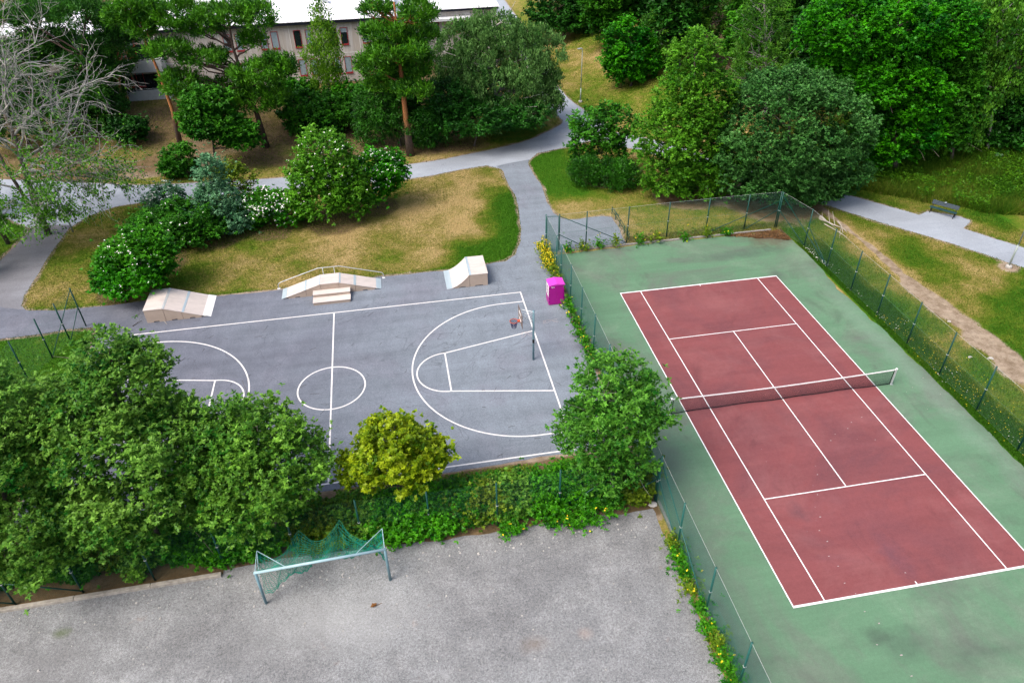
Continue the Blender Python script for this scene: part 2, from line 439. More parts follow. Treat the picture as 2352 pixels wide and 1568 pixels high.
# foliage
LM = dict(
    maple=leafmat('yellow green maple leaf', (.075, .200, .003), (.440, .560, .014), .34, .25),
    rowan=leafmat('fresh green leaf', (0.014, 0.130, 0.006), (0.220, 0.470, 0.045), .28),
    near=leafmat('mid green leaf', (0.012, 0.130, 0.008), (0.245, 0.490, 0.060), .32),
    nearR=leafmat('cool green leaf', (0.010, 0.125, 0.006), (0.160, 0.440, 0.042), .30),
    lime=leafmat('lime green leaf', (0.026, 0.150, 0.003), (0.180, 0.480, 0.026), .28),
    grey=leafmat('grey green dense leaf', (0.011, 0.088, 0.010), (0.106, 0.307, 0.062), .2),
    vivid=leafmat('vivid green leaf', (0.003, 0.105, 0.001), (0.072, 0.416, 0.004), .25, .45),
    mid=leafmat('plain green leaf', (0.008, 0.095, 0.003), (0.080, 0.322, 0.014), .24),
    dark=leafmat('dark green leaf', (0.005, 0.050, 0.004), (0.034, 0.182, 0.012), .18),
    yew=leafmat('dark yew needle', (0.004, 0.046, 0.002), (0.042, 0.208, 0.007), .15),
    pine=leafmat('pine needle', (0.008, 0.075, 0.003), (0.103, 0.333, 0.008), .16),
    pine2=leafmat('blue green pine needle', (0.005, 0.054, 0.005), (0.057, 0.218, 0.014), .16),
    larch=leafmat('soft olive needle', (0.015, 0.105, 0.005), (0.118, 0.333, 0.020), .2),
    willow=leafmat('grey willow leaf', (0.018, 0.090, 0.008), (0.175, 0.364, 0.090), .24),
    birch=leafmat('birch leaf', (0.040, 0.160, 0.004), (0.211, 0.447, 0.022), .3),
    lilac=leafmat('blue grey leaf', (0.034, 0.160, 0.060), (0.220, 0.468, 0.230), .22),
    hedge=leafmat('hedge leaf', (0.005, 0.115, 0.001), (0.095, 0.395, 0.008), .25),
    hedgeo=leafmat('olive hedge leaf', (0.044, 0.125, 0.005), (0.229, 0.343, 0.018), .28),
    weed=leafmat('weed leaf', (0.053, 0.150, 0.004), (0.246, 0.385, 0.018), .28),
    litter=leafmat('dead brown leaf', (.100, .050, .022), (.270, .150, .062), .1),
    tall=leafmat('tall grass leaf', (0.012, 0.120, 0.002), (0.150, 0.370, 0.010), .28),
)
M['flower'] = plain('white blossom', (.80, .80, .74), .7, .2, var=.08)
M['yflower'] = plain('yellow blossom', (.78, .60, .02), .7, .2, var=.1)
# ------------------------------------------------------------------ pavements as measured outlines (metres)
ISLAND_S = [(-9.8, 33.2), (-9.8, 30.4), (-9.6, 27.7), (-9.8, 25.3), (-10.2, 22.4), (-10.6, 20.3), (-11.4, 18.3), (-12.2, 17.6), (-13.6, 17.45), (-16.7, 17.15),
            (-20.7, 17.25), (-24.3, 17.1), (-28.0, 16.85), (-31.8, 16.95), (-36.3, 17.3), (-37.7, 17.2), (-39.2, 17.2), (-41.9, 17.2), (-43.8, 17.6)]
ISLAND_W = [(-43.8, 17.6), (-44.5, 18.3), (-44.8, 19.7), (-44.75, 21.9), (-44.9, 25.1), (-44.7, 29.6), (-43.9, 31.4), (-42.1, 32.8), (-39.9, 33.2)]
ISLAND_N = [(-39.9, 33.2), (-36.4, 33.1), (-32.4, 33.4), (-28.7, 33.2), (-23.0, 33.1), (-18.5, 33.2), (-16.7, 33.4), (-13.2, 34.3), (-11.0, 34.7), (-10.1, 34.2), (-9.8, 33.2)]
ISLAND = ISLAND_S[:-1] + ISLAND_W[:-1] + ISLAND_N[:-1]
COURT = [(-62, 14.2), (-44.5, 14.5), (-42, 14.6), (-40.5, 14.8), (-39.1, 14.7), (-38.7, 14.0), (-38.4, 10), (-38.3, -1.8), (-24.0, -2.0), (-17.5, -1.9), (-13.5, -1.75), (-9.3, -1.7),
         (-9.32, 18.2), (-3.1, 18.2), (-2.9, 20.7), (-2.95, 22.6), (-3.6, 22.9), (-4.7, 22.9), (-5.5, 22.75), (-6.4, 22.9), (-6.9, 23.3), (-7.2, 24.2), (-7.3, 26.0), (-7.1, 29.8),
         (-7.3, 32.2), (-7.35, 34.2), (-7.0, 35.2), (-10.2, 34.35)] + ISLAND_S + [(-47, 19.0), (-62, 20)]
# the walk is built of three sheets: the east-west walk, its branch to the north and the branch to the bench
WALK = [(-10.05, 33.8), (-7.25, 34.7), (-6.0, 36.5), (-2.8, 37.4), (-0.6, 38.4), (1.9, 40.6), (2.4, 43.2), (1.4, 45.9), (0.5, 50.4), (0.2, 56), (1.0, 66), (1.6, 80), (2.0, 110), (-1.2, 110), (-1.0, 93.5), (-1.2, 72.4), (-2.0, 58), (-2.3, 50), (-2.2, 47.4),
        (-1.7, 44.4), (-1.9, 43.6), (-2.8, 42.6), (-3.8, 41.7), (-6.2, 39.8), (-8.7, 38.7), (-11.9, 37.7), (-15.6, 36.7), (-18.3, 36.3), (-23, 36.0), (-28.5, 35.8), (-32, 35.95), (-38.2, 36.5), (-41.9, 37.1), (-49.3, 39.6), (-62, 43),
        (-62, 37), (-51.6, 33.6), (-48.0, 30.3), (-44.7, 29.6)] + ISLAND_W[6:] + ISLAND_N[1:-2]
EAST = [(1.9, 40.6), (-0.6, 38.4), (3.0, 35.6), (7.0, 30.8), (10.4, 26.2), (13.6, 22.4), (15.0, 20.0), (16.7, 17.6), (18.1, 15.8), (19.3, 14.2), (20.4, 12.7), (21.4, 11.1), (22.4, 9.5), (27, 2.5), (34, -9.5), (37, -8), (29.2, 4.5),
        (24.4, 11.9), (23.3, 13.6), (22.2, 15.4), (23.5, 16.4), (23.2, 17.2), (21.4, 18.5), (20.3, 18.05), (18.1, 21.0), (15.9, 23.6), (12.4, 28.2), (8.6, 33.4), (5.0, 37.8)]
LEFT = [(-43.6, 17.15), (-44.5, 18.3), (-44.8, 19.7), (-44.75, 21.9), (-44.9, 25.1), (-44.72, 30.0), (-47.5, 30.8), (-47.8, 28.2), (-48.2, 25), (-49.6, 22), (-53, 20.2), (-62, 19.4), (-47, 18.4)]
FOOT = [(13.5, 23.2), (13.6, 21.0), (13.7, 18.6), (13.9, 14.7), (13.8, 9.8), (14.1, 5.0), (14.3, 1.4), (14.1, -0.7), (14.3, -8), (14.6, -20)]
GRAVEL = [(-9.35, -6.0), (-11.0, -5.95), (-13.4, -5.75), (-16.4, -5.95), (-19.5, -5.9), (-22.5, -5.75), (-25.5, -5.6), (-28.4, -5.75), (-28.4, -5.95), (-37.2, -6.1), (-60, -6.6), (-90, -8), (-90, -70), (-9.35, -70)]
TGREEN = [(-8.85, 17.75), (-4.5, 17.8), (0.5, 18.0), (5.6, 17.8), (8.2, 17.8), (8.9, 17.0), (9.0, 14.9), (8.9, 12.2), (8.7, 9.6), (8.8, 7.8), (8.8, 6.3), (9.0, 4.4), (8.9, 2.5), (9.0, 0.6), (9.0, -0.5), (9.0, -2.1),
          (9.0, -3.3), (9.0, -4.6), (8.9, -5.8), (9.0, -6.9), (8.9, -10), (9.0, -18), (-8.85, -18)]


def roughen(P, step=.25, amp=.05, seed=0):
    out = []
    n = len(P)
    for i in range(n):
        a = np.array(P[i]); b = np.array(P[(i + 1) % n]); L = np.linalg.norm(b - a); k = max(1, int(L / step)); nn = np.array([-(b - a)[1], (b - a)[0]]) / (L + 1e-9)
        for j in range(k):
            q = a + (b - a) * j / k
            w = (fbm(q[0] + seed, q[1] - seed, .9, 3) - .5) * 2 * amp
            out.append(tuple(q + nn * w) if amp else tuple(q))
    return out


def smooth(P, it=1):
    for _ in range(it):
        Q = []
        for a, b in zip(P, P[1:] + P[:1]):
            a = np.array(a); b = np.array(b); Q += [tuple(a * .75 + b * .25), tuple(a * .25 + b * .75)]
        P = Q
    return P


def sheet(name, poly, z, mat, follow=False):
    if follow:
        # regular small cells clipped by the outline so that the sheet lies on the terrain
        tri = tessellate_polygon([[Vector((p[0], p[1], 0)) for p in poly]])
        import bmesh
        b = bmesh.new(); vs = [b.verts.new((p[0], p[1], 0)) for p in poly]
        for t in tri:
            try: b.faces.new([vs[i] for i in t])
            except ValueError: pass
        xs = [p[0] for p in poly]; ys = [p[1] for p in poly]
        for ax, lo, hi in ((0, min(xs), max(xs)), (1, min(ys), max(ys))):
            k = math.ceil(lo)
            while k < hi:
                co = [0, 0, 0]; co[ax] = k; no = [0, 0, 0]; no[ax] = 1
                bmesh.ops.bisect_plane(b, geom=b.verts[:] + b.edges[:] + b.faces[:], plane_co=co, plane_no=no); k += 1
        for v in b.verts: v.co.z = float(HT(v.co.x, v.co.y)) + z
        bmesh.ops.recalc_face_normals(b, faces=b.faces)
        me = bpy.data.meshes.new(name); b.to_mesh(me); b.free()
        if me.polygons and me.polygons[0].normal.z < 0: me.flip_normals()
    else:
        tri = tessellate_polygon([[Vector((p[0], p[1], 0)) for p in poly]])
        me = bpy.data.meshes.new(name); me.from_pydata([(p[0], p[1], z) for p in poly], [], [tuple(t) for t in tri])
    return tag(link(name, me, mat), kind='structure')


sheet('path', roughen(WALK, .2, .10), .006, M['path'], True)
sheet('path', roughen(EAST, .2, .09, 9), .010, M['path'], True)
sheet('path', roughen(LEFT, .2, .12, 5), .0085, M['leftpath'])
sheet('court_asphalt', roughen(COURT, .2, .10, 3), .012, M['court'])
sheet('gravel_pitch', roughen(GRAVEL, .25, .10, 2), .010, M['gravel'])
sheet('tennis_surround', roughen(TGREEN, .2, .13, 4), .010, M['tgreen'])

# trodden line beside the fence
fl = []; fr = []
for i, (x, y) in enumerate(FOOT):
    w = .16 + .85 * float(sstep(14, 0, y)); fl.append((x - w * .8, y)); fr.append((x + w, y))
FOOTP = roughen(fl + fr[::-1], .25, .22, 8)

# ground sheet with painted dryness
gx = np.concatenate([np.array([-420, -300, -200, -140, -100, -80]), np.arange(-66, 46.1, .28), np.array([60, 80, 110, 160, 230, 320, 420])])
gy = np.concatenate([np.array([-200, -120, -80, -50]), np.arange(-34, 74, .28), np.array([80, 90, 105, 125, 150, 200, 280, 400])])
GX, GY = np.meshgrid(gx, gy, indexing='ij')


def dryness(x, y):
    d = .30 + .50 * (fbm(x, y, 7, 4) - .5) * 2 * .9 + .25
    d = d + .38 * (fbm(x + 50, y, 1.7, 3) - .5)
    isl = inpoly(x, y, ISLAND)
    # lawn island: parched in the middle, greener along the east rim and the west foot
    rim = dist_line(x, y, ISLAND_S[:9])
    di = .70 + 1.05 * (fbm(x, y, 3.4, 4) - .5) - .80 * sstep(4.6, .2, rim + 3.2 * (fbm(x, y, 2.2, 4) - .5)) * sstep(32, 27, y) - .32 * sstep(-22, -33, x) - .25 * sstep(.7, .1, dist_line(x, y, ISLAND_S[8:]))
    d = np.where(isl, di, d)
    # greener edge of the east lawn by the link path
    q = sstep(4.2, .5, np.hypot((x + 5.5) * .9, (y - 33) * .45)); d = d - .5 * q * (~isl)
    # park lawn right of the tennis court
    e = (x > 9) & (y < 26)
    d = np.where(e, .25 + 1.35 * (fbm(x, y, 3.2, 4) - .5) + .25 * sstep(1.3, .2, np.abs(x - 13.9)) - .42 * sstep(10.9, 10.1, x) * (y < 14) + .12 * sstep(12, 13, x), d)
    d = np.where((x < -47.5) & (y > 20) & (y < 35), .12 + .5 * (fbm(x, y, 2, 3) - .5), d)
    d = np.where((x < -38.6) & (y < 15), .02 + .35 * (fbm(x, y, 2, 3) - .5), d)      # mown corner in the west
    d = np.where((x > -1) & (y > 40) & (y < 75), .46 + 1.0 * (fbm(x, y, 4, 4) - .5), d)
    return d


def bareness(x, y):
    b = np.zeros(np.shape(x)) - .2
    # litter under the pines behind the walk
    z = sstep(36.5, 39, y) * sstep(-8, -12, x); b = b + z * (.62 + .9 * (fbm(x, y, 4, 3) - .5))
    b = b - .35 * sstep(56, 52, y) * sstep(46, 49, y) * sstep(-20, -38, x)
    # below the round trees and along the hedge strip
    for cx, cy, r in ((10.5, 22.5, 6.0), (4.2, 25.2, 4.5), (-1.6, 29.5, 2.6)):
        b = b + .95 * sstep(r, r * .45, np.hypot(x - cx, y - cy) + 1.2 * (fbm(x, y, 1.5, 3) - .5))
    b = b + .85 * ((y < -2.0) & (y > -6.6) & (x < -9) & (x > -60)) * (.55 + .9 * fbm(x, y, 1.4, 3))
    b = b + .9 * sstep(.55, .05, dist_line(x, y, ISLAND_S[8:])) * (fbm(x, y, 1.1, 3) - .15)
    b = b + .8 * ((x > 18) & (y > 22)) * sstep(24, 30, y)
    fw = .38 + 1.25 * sstep(15, 2, y) * (.35 + fbm(x, y, 2.2, 3)); fd = dist_line(x, y, FOOT) + .8 * (fbm(x, y, 1.3, 4) - .5)
    b = np.maximum(b, (.62 + .7 * fbm(x, y + 7, 1.1, 3)) * sstep(fw * 1.15, fw * .2, fd) * (x > 11))
    b = b + .8 * sstep(1.3, .2, np.hypot(x - 21.42, y - 9.77))
    return b


def litter(x, y):  # brown needle litter, with shade under pines and bushes put into its tone
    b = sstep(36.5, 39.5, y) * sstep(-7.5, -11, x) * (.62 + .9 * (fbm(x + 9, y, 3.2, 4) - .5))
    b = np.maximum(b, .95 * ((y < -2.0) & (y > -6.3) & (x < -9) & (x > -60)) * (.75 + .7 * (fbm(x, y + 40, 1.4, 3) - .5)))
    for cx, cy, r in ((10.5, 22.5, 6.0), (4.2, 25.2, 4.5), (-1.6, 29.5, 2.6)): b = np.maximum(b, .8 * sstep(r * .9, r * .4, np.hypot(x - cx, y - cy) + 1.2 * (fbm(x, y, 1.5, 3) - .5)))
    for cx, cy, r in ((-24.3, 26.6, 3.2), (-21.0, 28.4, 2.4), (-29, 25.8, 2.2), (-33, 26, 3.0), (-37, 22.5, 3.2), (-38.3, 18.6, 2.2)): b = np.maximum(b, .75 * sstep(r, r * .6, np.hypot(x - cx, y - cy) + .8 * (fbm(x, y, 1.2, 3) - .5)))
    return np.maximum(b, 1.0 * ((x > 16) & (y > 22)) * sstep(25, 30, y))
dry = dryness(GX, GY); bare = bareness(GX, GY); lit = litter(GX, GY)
for Pg in (COURT, WALK, EAST, LEFT):
    e = dist_line(GX, GY, Pg + Pg[:1]) + .35 * (fbm(GX, GY, .9, 3) - .5); bare = np.maximum(bare, .75 * sstep(.42, .12, e))
Vt = np.stack([GX, GY, HT(GX, GY)], -1).reshape(-1, 3); ni, nj = GX.shape
ii, jj = np.meshgrid(np.arange(ni - 1), np.arange(nj - 1), indexing='ij'); a = (ii * nj + jj).ravel()
Fc = np.stack([a, a + nj, a + nj + 1, a + 1], 1)
me = np_mesh('ground', Vt, Fc)
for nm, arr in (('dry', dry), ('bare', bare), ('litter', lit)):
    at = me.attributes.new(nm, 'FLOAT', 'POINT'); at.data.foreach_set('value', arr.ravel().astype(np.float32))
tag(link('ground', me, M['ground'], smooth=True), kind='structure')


# ------------------------------------------------------------------ painted lines
def strip(mb, P, w, z, closed=False):
    P = [np.array(p, float) for p in P]; n = len(P); L = []; Rr = []
    for i in range(n):
        a = P[(i - 1) % n] if (closed or i > 0) else P[i]; b = P[(i + 1) % n] if (closed or i < n - 1) else P[i]
        d = b - a; d /= np.linalg.norm(d); m = np.array([-d[1], d[0]])
        L.append(P[i] + m * w / 2); Rr.append(P[i] - m * w / 2)
    vs = [(*p, z) for p in L] + [(*p, z) for p in Rr]
    fs = [(i, (i + 1) % n, n + (i + 1) % n, n + i) for i in range(n if closed else n - 1)]
    return mb.add(vs, fs)


def arc(c, r, a0, a1, n=48): return [(c[0] + r * math.cos(R(a0 + (a1 - a0) * i / n)), c[1] + r * math.sin(R(a0 + (a1 - a0) * i / n))) for i in range(n + 1)]


def rect(mb, x0, x1, y0, y1, z): return mb.add([(x0, y0, z), (x1, y0, z), (x1, y1, z), (x0, y1, z)], [(0, 1, 2, 3)])


mb = MB(); rect(mb, -5.485, 5.485, -11.885, 11.885, .014); tag(mb.build('tennis_court', M['tred']), kind='structure')
mb = MB(); z = .018; w = .055
for s in (-1, 1):
    rect(mb, s * 5.485 - w / 2, s * 5.485 + w / 2, -11.885 + .05, 11.885 - .05, z)
    rect(mb, -5.512, 5.512, *sorted((s * 11.885 + .05, s * 11.885 - .05)), z)
    rect(mb, s * 4.115 - w / 2, s * 4.115 + w / 2, -11.835, 11.835, z)
    rect(mb, -4.0875, 4.0875, s * 6.40 - w / 2, s * 6.40 + w / 2, z)
    rect(mb, -.025, .025, *sorted((s * 11.835, s * 11.70)), z)
rect(mb, -.0275, .0275, -6.37, 6.37, z)
tag(mb.build('tennis_lines', M['line']), kind='structure')

mb = MB(); z = .016; w = .085
XR, XL, YN, YF = -11.92, -36.28, -1.55, 13.35; YC = 6.0; XM = -24.1
rect(mb, XL - w / 2, XR + w / 2, YN - w / 2, YN + w / 2, z); rect(mb, XL - w / 2, XR + w / 2, YF - w / 2, YF + w / 2, z)
for x in (XL, XM, XR): rect(mb, x - w / 2, x + w / 2, YN + w / 2, YF - w / 2, z)
z = .0175
strip(mb, arc((XM, 5.75), 1.86, 0, 360, 72)[:-1], w, z, True)
for s, xb in ((1, XR), (-1, XL)):
    cx = xb - s * 1.42
    a = arc((cx, YC), 6.22, 90, 270, 72); a = [(p[0] if s > 0 else 2 * cx - p[0], p[1]) for p in a]
    strip(mb, [(xb - s * w / 2, YC + 6.22)] + a + [(xb - s * w / 2, YC - 6.22)], w, z)
    fx = xb - s * 5.62
    strip(mb, [(xb - s * w / 2, 8.88), (fx, 7.68)], w, z); strip(mb, [(xb - s * w / 2, 3.08), (fx, 4.14)], w, z)
    rect(mb, fx - w / 2, fx + w / 2, 4.14, 7.68, z + .001)
    c = arc((fx, 5.91), 1.77, 90, 270, 40); c = [(p[0] if s > 0 else 2 * fx - p[0], p[1]) for p in c]; strip(mb, c, w, z + .002)
tag(mb.build('basketball_lines', M['bline']), kind='structure')

# dried splashes trailing across the tennis court, chalk scrawl by the hoop
mb = MB()
def splat(u, v, r, z=.020):
    c = G(u, v); n = 9; r = r * .45; k = rng.uniform(.5, 1.3, n)
    mb.add([(c[0] + r * k[i] * math.cos(6.283 * i / n) * 1.7, c[1] + r * k[i] * math.sin(6.283 * i / n), z) for i in range(n)], [tuple(range(n))])
for u, v, r in ((1877, 1090, .05), (1873, 1070, .03), (1867, 1115, .03), (1877, 1136, .05), (1872, 1164, .03), (1884, 1187, .07), (1882, 1218, .05), (1900, 1243, .07), (1904, 1277, .05), (1925, 1300, .05), (1940, 1339, .06), (1965, 1363, .04),
                (2079, 1315, .05), (2019, 1431, .06), (1986, 1404, .05), (2070, 1504, .07), (1979, 958, .05), (1955, 970, .05), (1947, 984, .05), (1918, 997, .04), (1908, 1012, .05), (2082, 900, .04), (2120, 868, .05), (2095, 890, .04), (2010, 1010, .04),
                (2160, 905, .04), (2130, 940, .04), (1760, 1060, .03), (1690, 700, .03), (1655, 670, .03), (2014, 1480, .05), (2093, 1552, .06)):
    splat(u, v, r)
tag(mb.build('court_stains', plain('dried splash', (.40, .34, .34), .9, .1)), kind='structure')
mb = MB()
for (u, v, a, b) in ((1263, 738, .42, .16), (1208, 768, .3, .28)):
    c = G(u, v); P = [(c[0] + a * math.cos(t) * (1 + .25 * math.sin(3.1 * t)), c[1] + b * math.sin(1.7 * t + .4)) for t in np.linspace(0, 9, 40)]; strip(mb, P, .02, .019)
tag(mb.build('chalk_scrawl', plain('faint chalk', (.40, .34, .34), .9, .1)), kind='structure')
# ------------------------------------------------------------------ skate ramps
def side_profile(mb, prof, y0, y1): mb.prism(prof, 'y', y0, y1)


def notch_side(x0, x1, ztop0, ztop1, nw=.36, nh=.085, lo=0.0):
    """side board outline with a forklift notch in its foot"""
    c = (x0 + x1) / 2 if abs(x1 - x0) > .6 else None
    P = [(x0, 0.0)]
    if c: P += [(c - nw / 2, 0.0), (c - nw / 2 + .02, nh), (c + nw / 2 - .02, nh), (c + nw / 2, 0.0)]
    return P + [(x1, 0.0), (x1, ztop1), (x0, ztop0)]


def wedge(x0, x1, z0, z1, n=1):
    return [(x0, 0), (x1, 0), (x1, z1), (x0, z0)]


# wedge ramp with a flat deck, by the bushes
o = (-33.8, 15.7, 0)
t = thing('skate_ramp', 'beige skate ramp wedge with flat deck at its left end and two pale blue strips', 'skate ramp', o)
Y0, Y1, Hh = 14.53, 16.98, .95
for (xa, xb, za, zb) in ((-35.76, -34.62, Hh, Hh), (-34.60, -33.58, Hh, Hh * .62), (-33.56, -32.45, Hh * .615, .20)):
    for ya, yb in ((Y0, Y0 + .03), (Y1 - .03, Y1)): MB(o).prism(notch_side(xa, xb, za - .02, zb - .02), 'y', ya, yb).build('side_panel', M['rampside'], t)
mb = MB(o); mb.bx(-35.76, -35.73, Y0 + .031, Y1 - .031, 0, Hh - .02); mb.build('end_panel', M['rampside'], t)
mb = MB(o); mb.prism([(-35.79, Hh - .019), (-34.6, Hh - .019), (-34.6, Hh + .008), (-35.79, Hh + .008)], 'y', Y0 - .02, Y1 + .02); mb.build('deck', M['ramp'], t)
sl = lambda x: Hh - (x + 34.6) * (Hh - .03) / (-32.05 + 34.6)
mb = MB(o); mb.prism([(-34.595, sl(-34.595) - .02), (-32.2, sl(-32.2) - .02), (-32.2, sl(-32.2) + .006), (-34.595, Hh + .006)], 'y', Y0 - .02, Y1 + .02); mb.build('slope', M['ramp'], t)
mb = MB(o); mb.prism([(-32.36, sl(-32.36) + .010), (-31.88, .012), (-31.88, .022), (-32.36, sl(-32.36) + .018)], 'y', Y0 - .02, Y1 + .02); mb.build('toe_plate', M['white'], t)
for x in (-34.66, -33.55):
    z0, z1 = (Hh, Hh) if x < -34.6 else (sl(x), sl(x + .13))
    mb = MB(o); mb.prism([(x, min(Hh, sl(x)) + .010), (x + .13, sl(x + .13) + .010), (x + .13, sl(x + .13) + .016), (x, min(Hh, sl(x)) + .016)], 'y', Y0 - .015, Y1 + .015); mb.build('steel_strip', M['rampmetal'], t)

# two-sided funbox
o = (-24.3, 16.2, 0)
t = thing('skate_ramp', 'beige double-sided skate ramp with flat top between two slopes, beside the grab rail', 'skate ramp', o)
Y0, Y1, Hh = 15.66, 16.90, .84
XA, XB, XC, XD = -27.5, -24.93, -23.72, -21.05
def hz(x): return .03 + (Hh - .03) * (x - XA) / (XB - XA) if x < XB else (Hh if x < XC else .03 + (Hh - .03) * (XD - x) / (XD - XC))
for xa, xb in ((-27.1, -25.93), (-25.91, XB), (XB + .02, XC - .02), (XC, -22.70), (-22.68, -21.45)):
    for ya, yb in ((Y0, Y0 + .03), (Y1 - .03, Y1)): MB(o).prism(notch_side(xa, xb, max(hz(xa + .001), .03) - .02, max(hz(xb - .001), .03) - .02, .34, .08), 'y', ya, yb).build('side_panel', M['rampside'], t)
def plank(name, xa, xb, lift, th, mat, ya=Y0 - .02, yb=Y1 + .02):
    mb = MB(o); mb.prism([(xa, hz(xa) + lift), (xb, hz(xb) + lift), (xb, hz(xb) + lift + th), (xa, hz(xa) + lift + th)], 'y', ya, yb); return mb.build(name, mat, t)
plank('slope', -27.3, XB - .003, -.019, .027, M['ramp']); plank('deck', XB, XC - .001, -.019, .027, M['ramp']); plank('slope', XC + .003, -21.25, -.019, .027, M['ramp'])
for xa, xb, nm in ((-27.55, -27.22, 'toe_plate'), (-21.33, -21.0, 'toe_plate'), (-26.02, -25.87, 'steel_strip'), (-25.0, -24.935, 'steel_strip'), (-23.71, -23.6, 'steel_strip'), (-22.78, -22.62, 'steel_strip')):
    hz0 = hz; mb = MB(o); za, zb = max(hz(xa), .004), max(hz(xb), .004)
    mb.prism([(xa, za + .010), (xb, zb + .010), (xb, zb + .017), (xa, za + .017)], 'y', Y0 - .018, Y1 + .018); mb.build(nm, M['rampmetal'], t)
# grab rail behind it
rl = thing('grab_rail', 'bent galvanised steel rail running along behind the double-sided ramp', 'rail', (-24.3, 17.02, 0))
o2 = (-24.3, 17.02, 0); yr = 17.05
mb = MB(o2); mb.tube([(-27.83, yr, .02), (-27.83, yr, .32), (-27.76, yr, .42), (-27.62, yr, .50), (-25.05, yr, 1.28), (-23.65, yr, 1.28), (-21.05, yr, .50), (-20.86, yr, .42), (-20.80, yr, .30), (-20.80, yr, .02)], .026, 8); mb.build('rail', M['galv'], rl, True)
for x in (-24.75, -24.0):
    mb = MB(o2); mb.tube([(x, yr, 1.27), (x, yr - .05, .60), (x, yr - .14, .55)], .02, 6); mb.build('bracket', M['galv'], rl, True)
for x in (-27.83, -20.80):
    mb = MB(o2); mb.bx(x - .09, x + .09, yr - .09, yr + .09, .013, .03); mb.build('base_plate', M['white'], rl)
# two-step grind ledge in front
o = (-24.24, 15.0, 0)
t = thing('grind_ledge', 'beige two-step grind ledge in front of the double-sided ramp', 'skate ledge', o)
mb = MB(o)
for xa, xb in ((-25.42, -24.25), (-24.235, -23.05)): mb.bx(xa, xb, 14.46, 15.10, .012, .20)
mb.build('lower_box', M['rampside'], t); mb = MB(o); mb.bx(-25.45, -23.02, 14.43, 15.10, .201, .225); mb.build('lower_top', M['ramp'], t)
mb = MB(o)
for ya, yb in ((15.105, 15.14), (15.60, 15.63)):
    mb.prism([(-25.42, .012), (-23.05, .012), (-23.05, .40), (-25.42, .40)], 'y', ya + (.02 if ya < 15.3 else 0), yb)
for xa in (-25.42, -23.08): mb.bx(xa, xa + .03, 15.141, 15.599, .012, .40)
mb.bx(-25.42, -24.52, 15.104, 15.124, .226, .40); mb.bx(-23.95, -23.05, 15.104, 15.124, .226, .40); mb.bx(-24.52, -23.95, 15.104, 15.124, .29, .40)
mb.build('upper_box', M['rampside'], t); mb = MB(o); mb.bx(-25.45, -23.02, 15.08, 15.64, .401, .425); mb.build('upper_top', M['ramp'], t)

# quarter pipe
o = (-15.2, 15.9, 0)
t = thing('quarter_pipe', 'beige quarter pipe ramp with curved face and square platform, at the lawn edge', 'quarter pipe', o)
Y0, Y1, Hh = 14.70, 17.10, .93
def cz(x): # arc rising from the toe to the lip
    r = 1.85; a = min(max((x + 16.68) / (1.57), 0), 1); ang = a * 1.02
    return Hh * (1 - math.cos(ang * 1.0)) / (1 - math.cos(1.02))
cx = [(-16.68 + 1.57 * k / 16) for k in range(17)]
prof = [(-16.2, 0.0), (-15.85, 0), (-15.83, .075), (-15.42, .075), (-15.40, 0), (-15.13, 0)] + [(x, max(cz(x) - .02, .005)) for x in cx[::-1] if x > -16.25]
for ya, yb in ((Y0, Y0 + .03), (Y1 - .03, Y1)): MB(o).prism(prof, 'y', ya, yb).build('curve_side', M['rampside'], t)
mb = MB(o); mb.prism([(x, max(cz(x), .012) - .018) for x in cx] + [(x, max(cz(x), .012) + .006) for x in cx[::-1]], 'y', Y0 - .02, Y1 + .02); mb.build('curved_face', M['ramp'], t, False)
mb = MB(o); mb.prism([(x, max(cz(x), .016) + .009) for x in cx[:5]] + [(x, max(cz(x), .016) + .015) for x in cx[4::-1]], 'y', Y0 - .018, Y1 + .018); mb.build('toe_plate', M['rampmetal'], t)
for ya, yb in ((Y0, Y0 + .03), (Y1 - .03, Y1)): MB(o).prism(notch_side(-15.10, -13.90, Hh - .02, Hh - .02, .56, .08), 'y', ya, yb).build('platform_side', M['rampside'], t)
mb = MB(o); mb.bx(-13.93, -13.90, Y0 + .031, Y1 - .031, 0.013, Hh - .02); mb.build('end_panel', M['rampside'], t)
mb = MB(o); mb.bx(-15.105, -13.87, Y0 - .02, Y1 + .02, Hh - .019, Hh + .008); mb.build('platform', M['ramp'], t)
mb = MB(o); mb.bx(-15.12, -14.97, Y0 - .015, Y1 + .015, Hh + .011, Hh + .018); mb.tube([(-15.115, Y0 - .015, Hh + .0), (-15.115, Y1 + .015, Hh + .0)], .028, 8); mb.build('coping', M['rampmetal'], t)

# ------------------------------------------------------------------ magenta container
o = (-9.92, 11.83, 0)
t = thing('clothes_container', 'magenta steel collection container with pink sloping lid by the tennis fence', 'container', o)
x0, x1, y0, y1, h = -10.42, -9.40, 11.42, 12.24, 1.50
mb = MB(o); mb.bx(x0, x1, y0, y1, .03, h - .03); mb.build('body', M['magenta'], t, bevel=.012)
xm = (x0 + x1) / 2
mb = MB(o); mb.prism([(x0 - .02, h - .028), (x1 + .02, h - .028), (x1 + .02, h), (xm, h + .10), (x0 - .02, h)], 'y', y0 - .03, y1 + .03); mb.build('lid', M['magentalid'], t, bevel=.006)
for a, b in ((x0 + .045, xm - .006), (xm + .006, x1 - .045)):
    d = MB(o).bx(a, b, y0 - .014, y0 - .001, .10, h - .08).build('door', M['magenta'], t, bevel=.004)
    hx = a - .012 if a < xm else b + .012
    for zz in (.28, .55, .82, 1.05, 1.28):
        MB(o).bx(hx - .022, hx + .022, y0 - .030, y0 - .0145, zz - .035, zz + .035).build('hinge', M['black'], d)
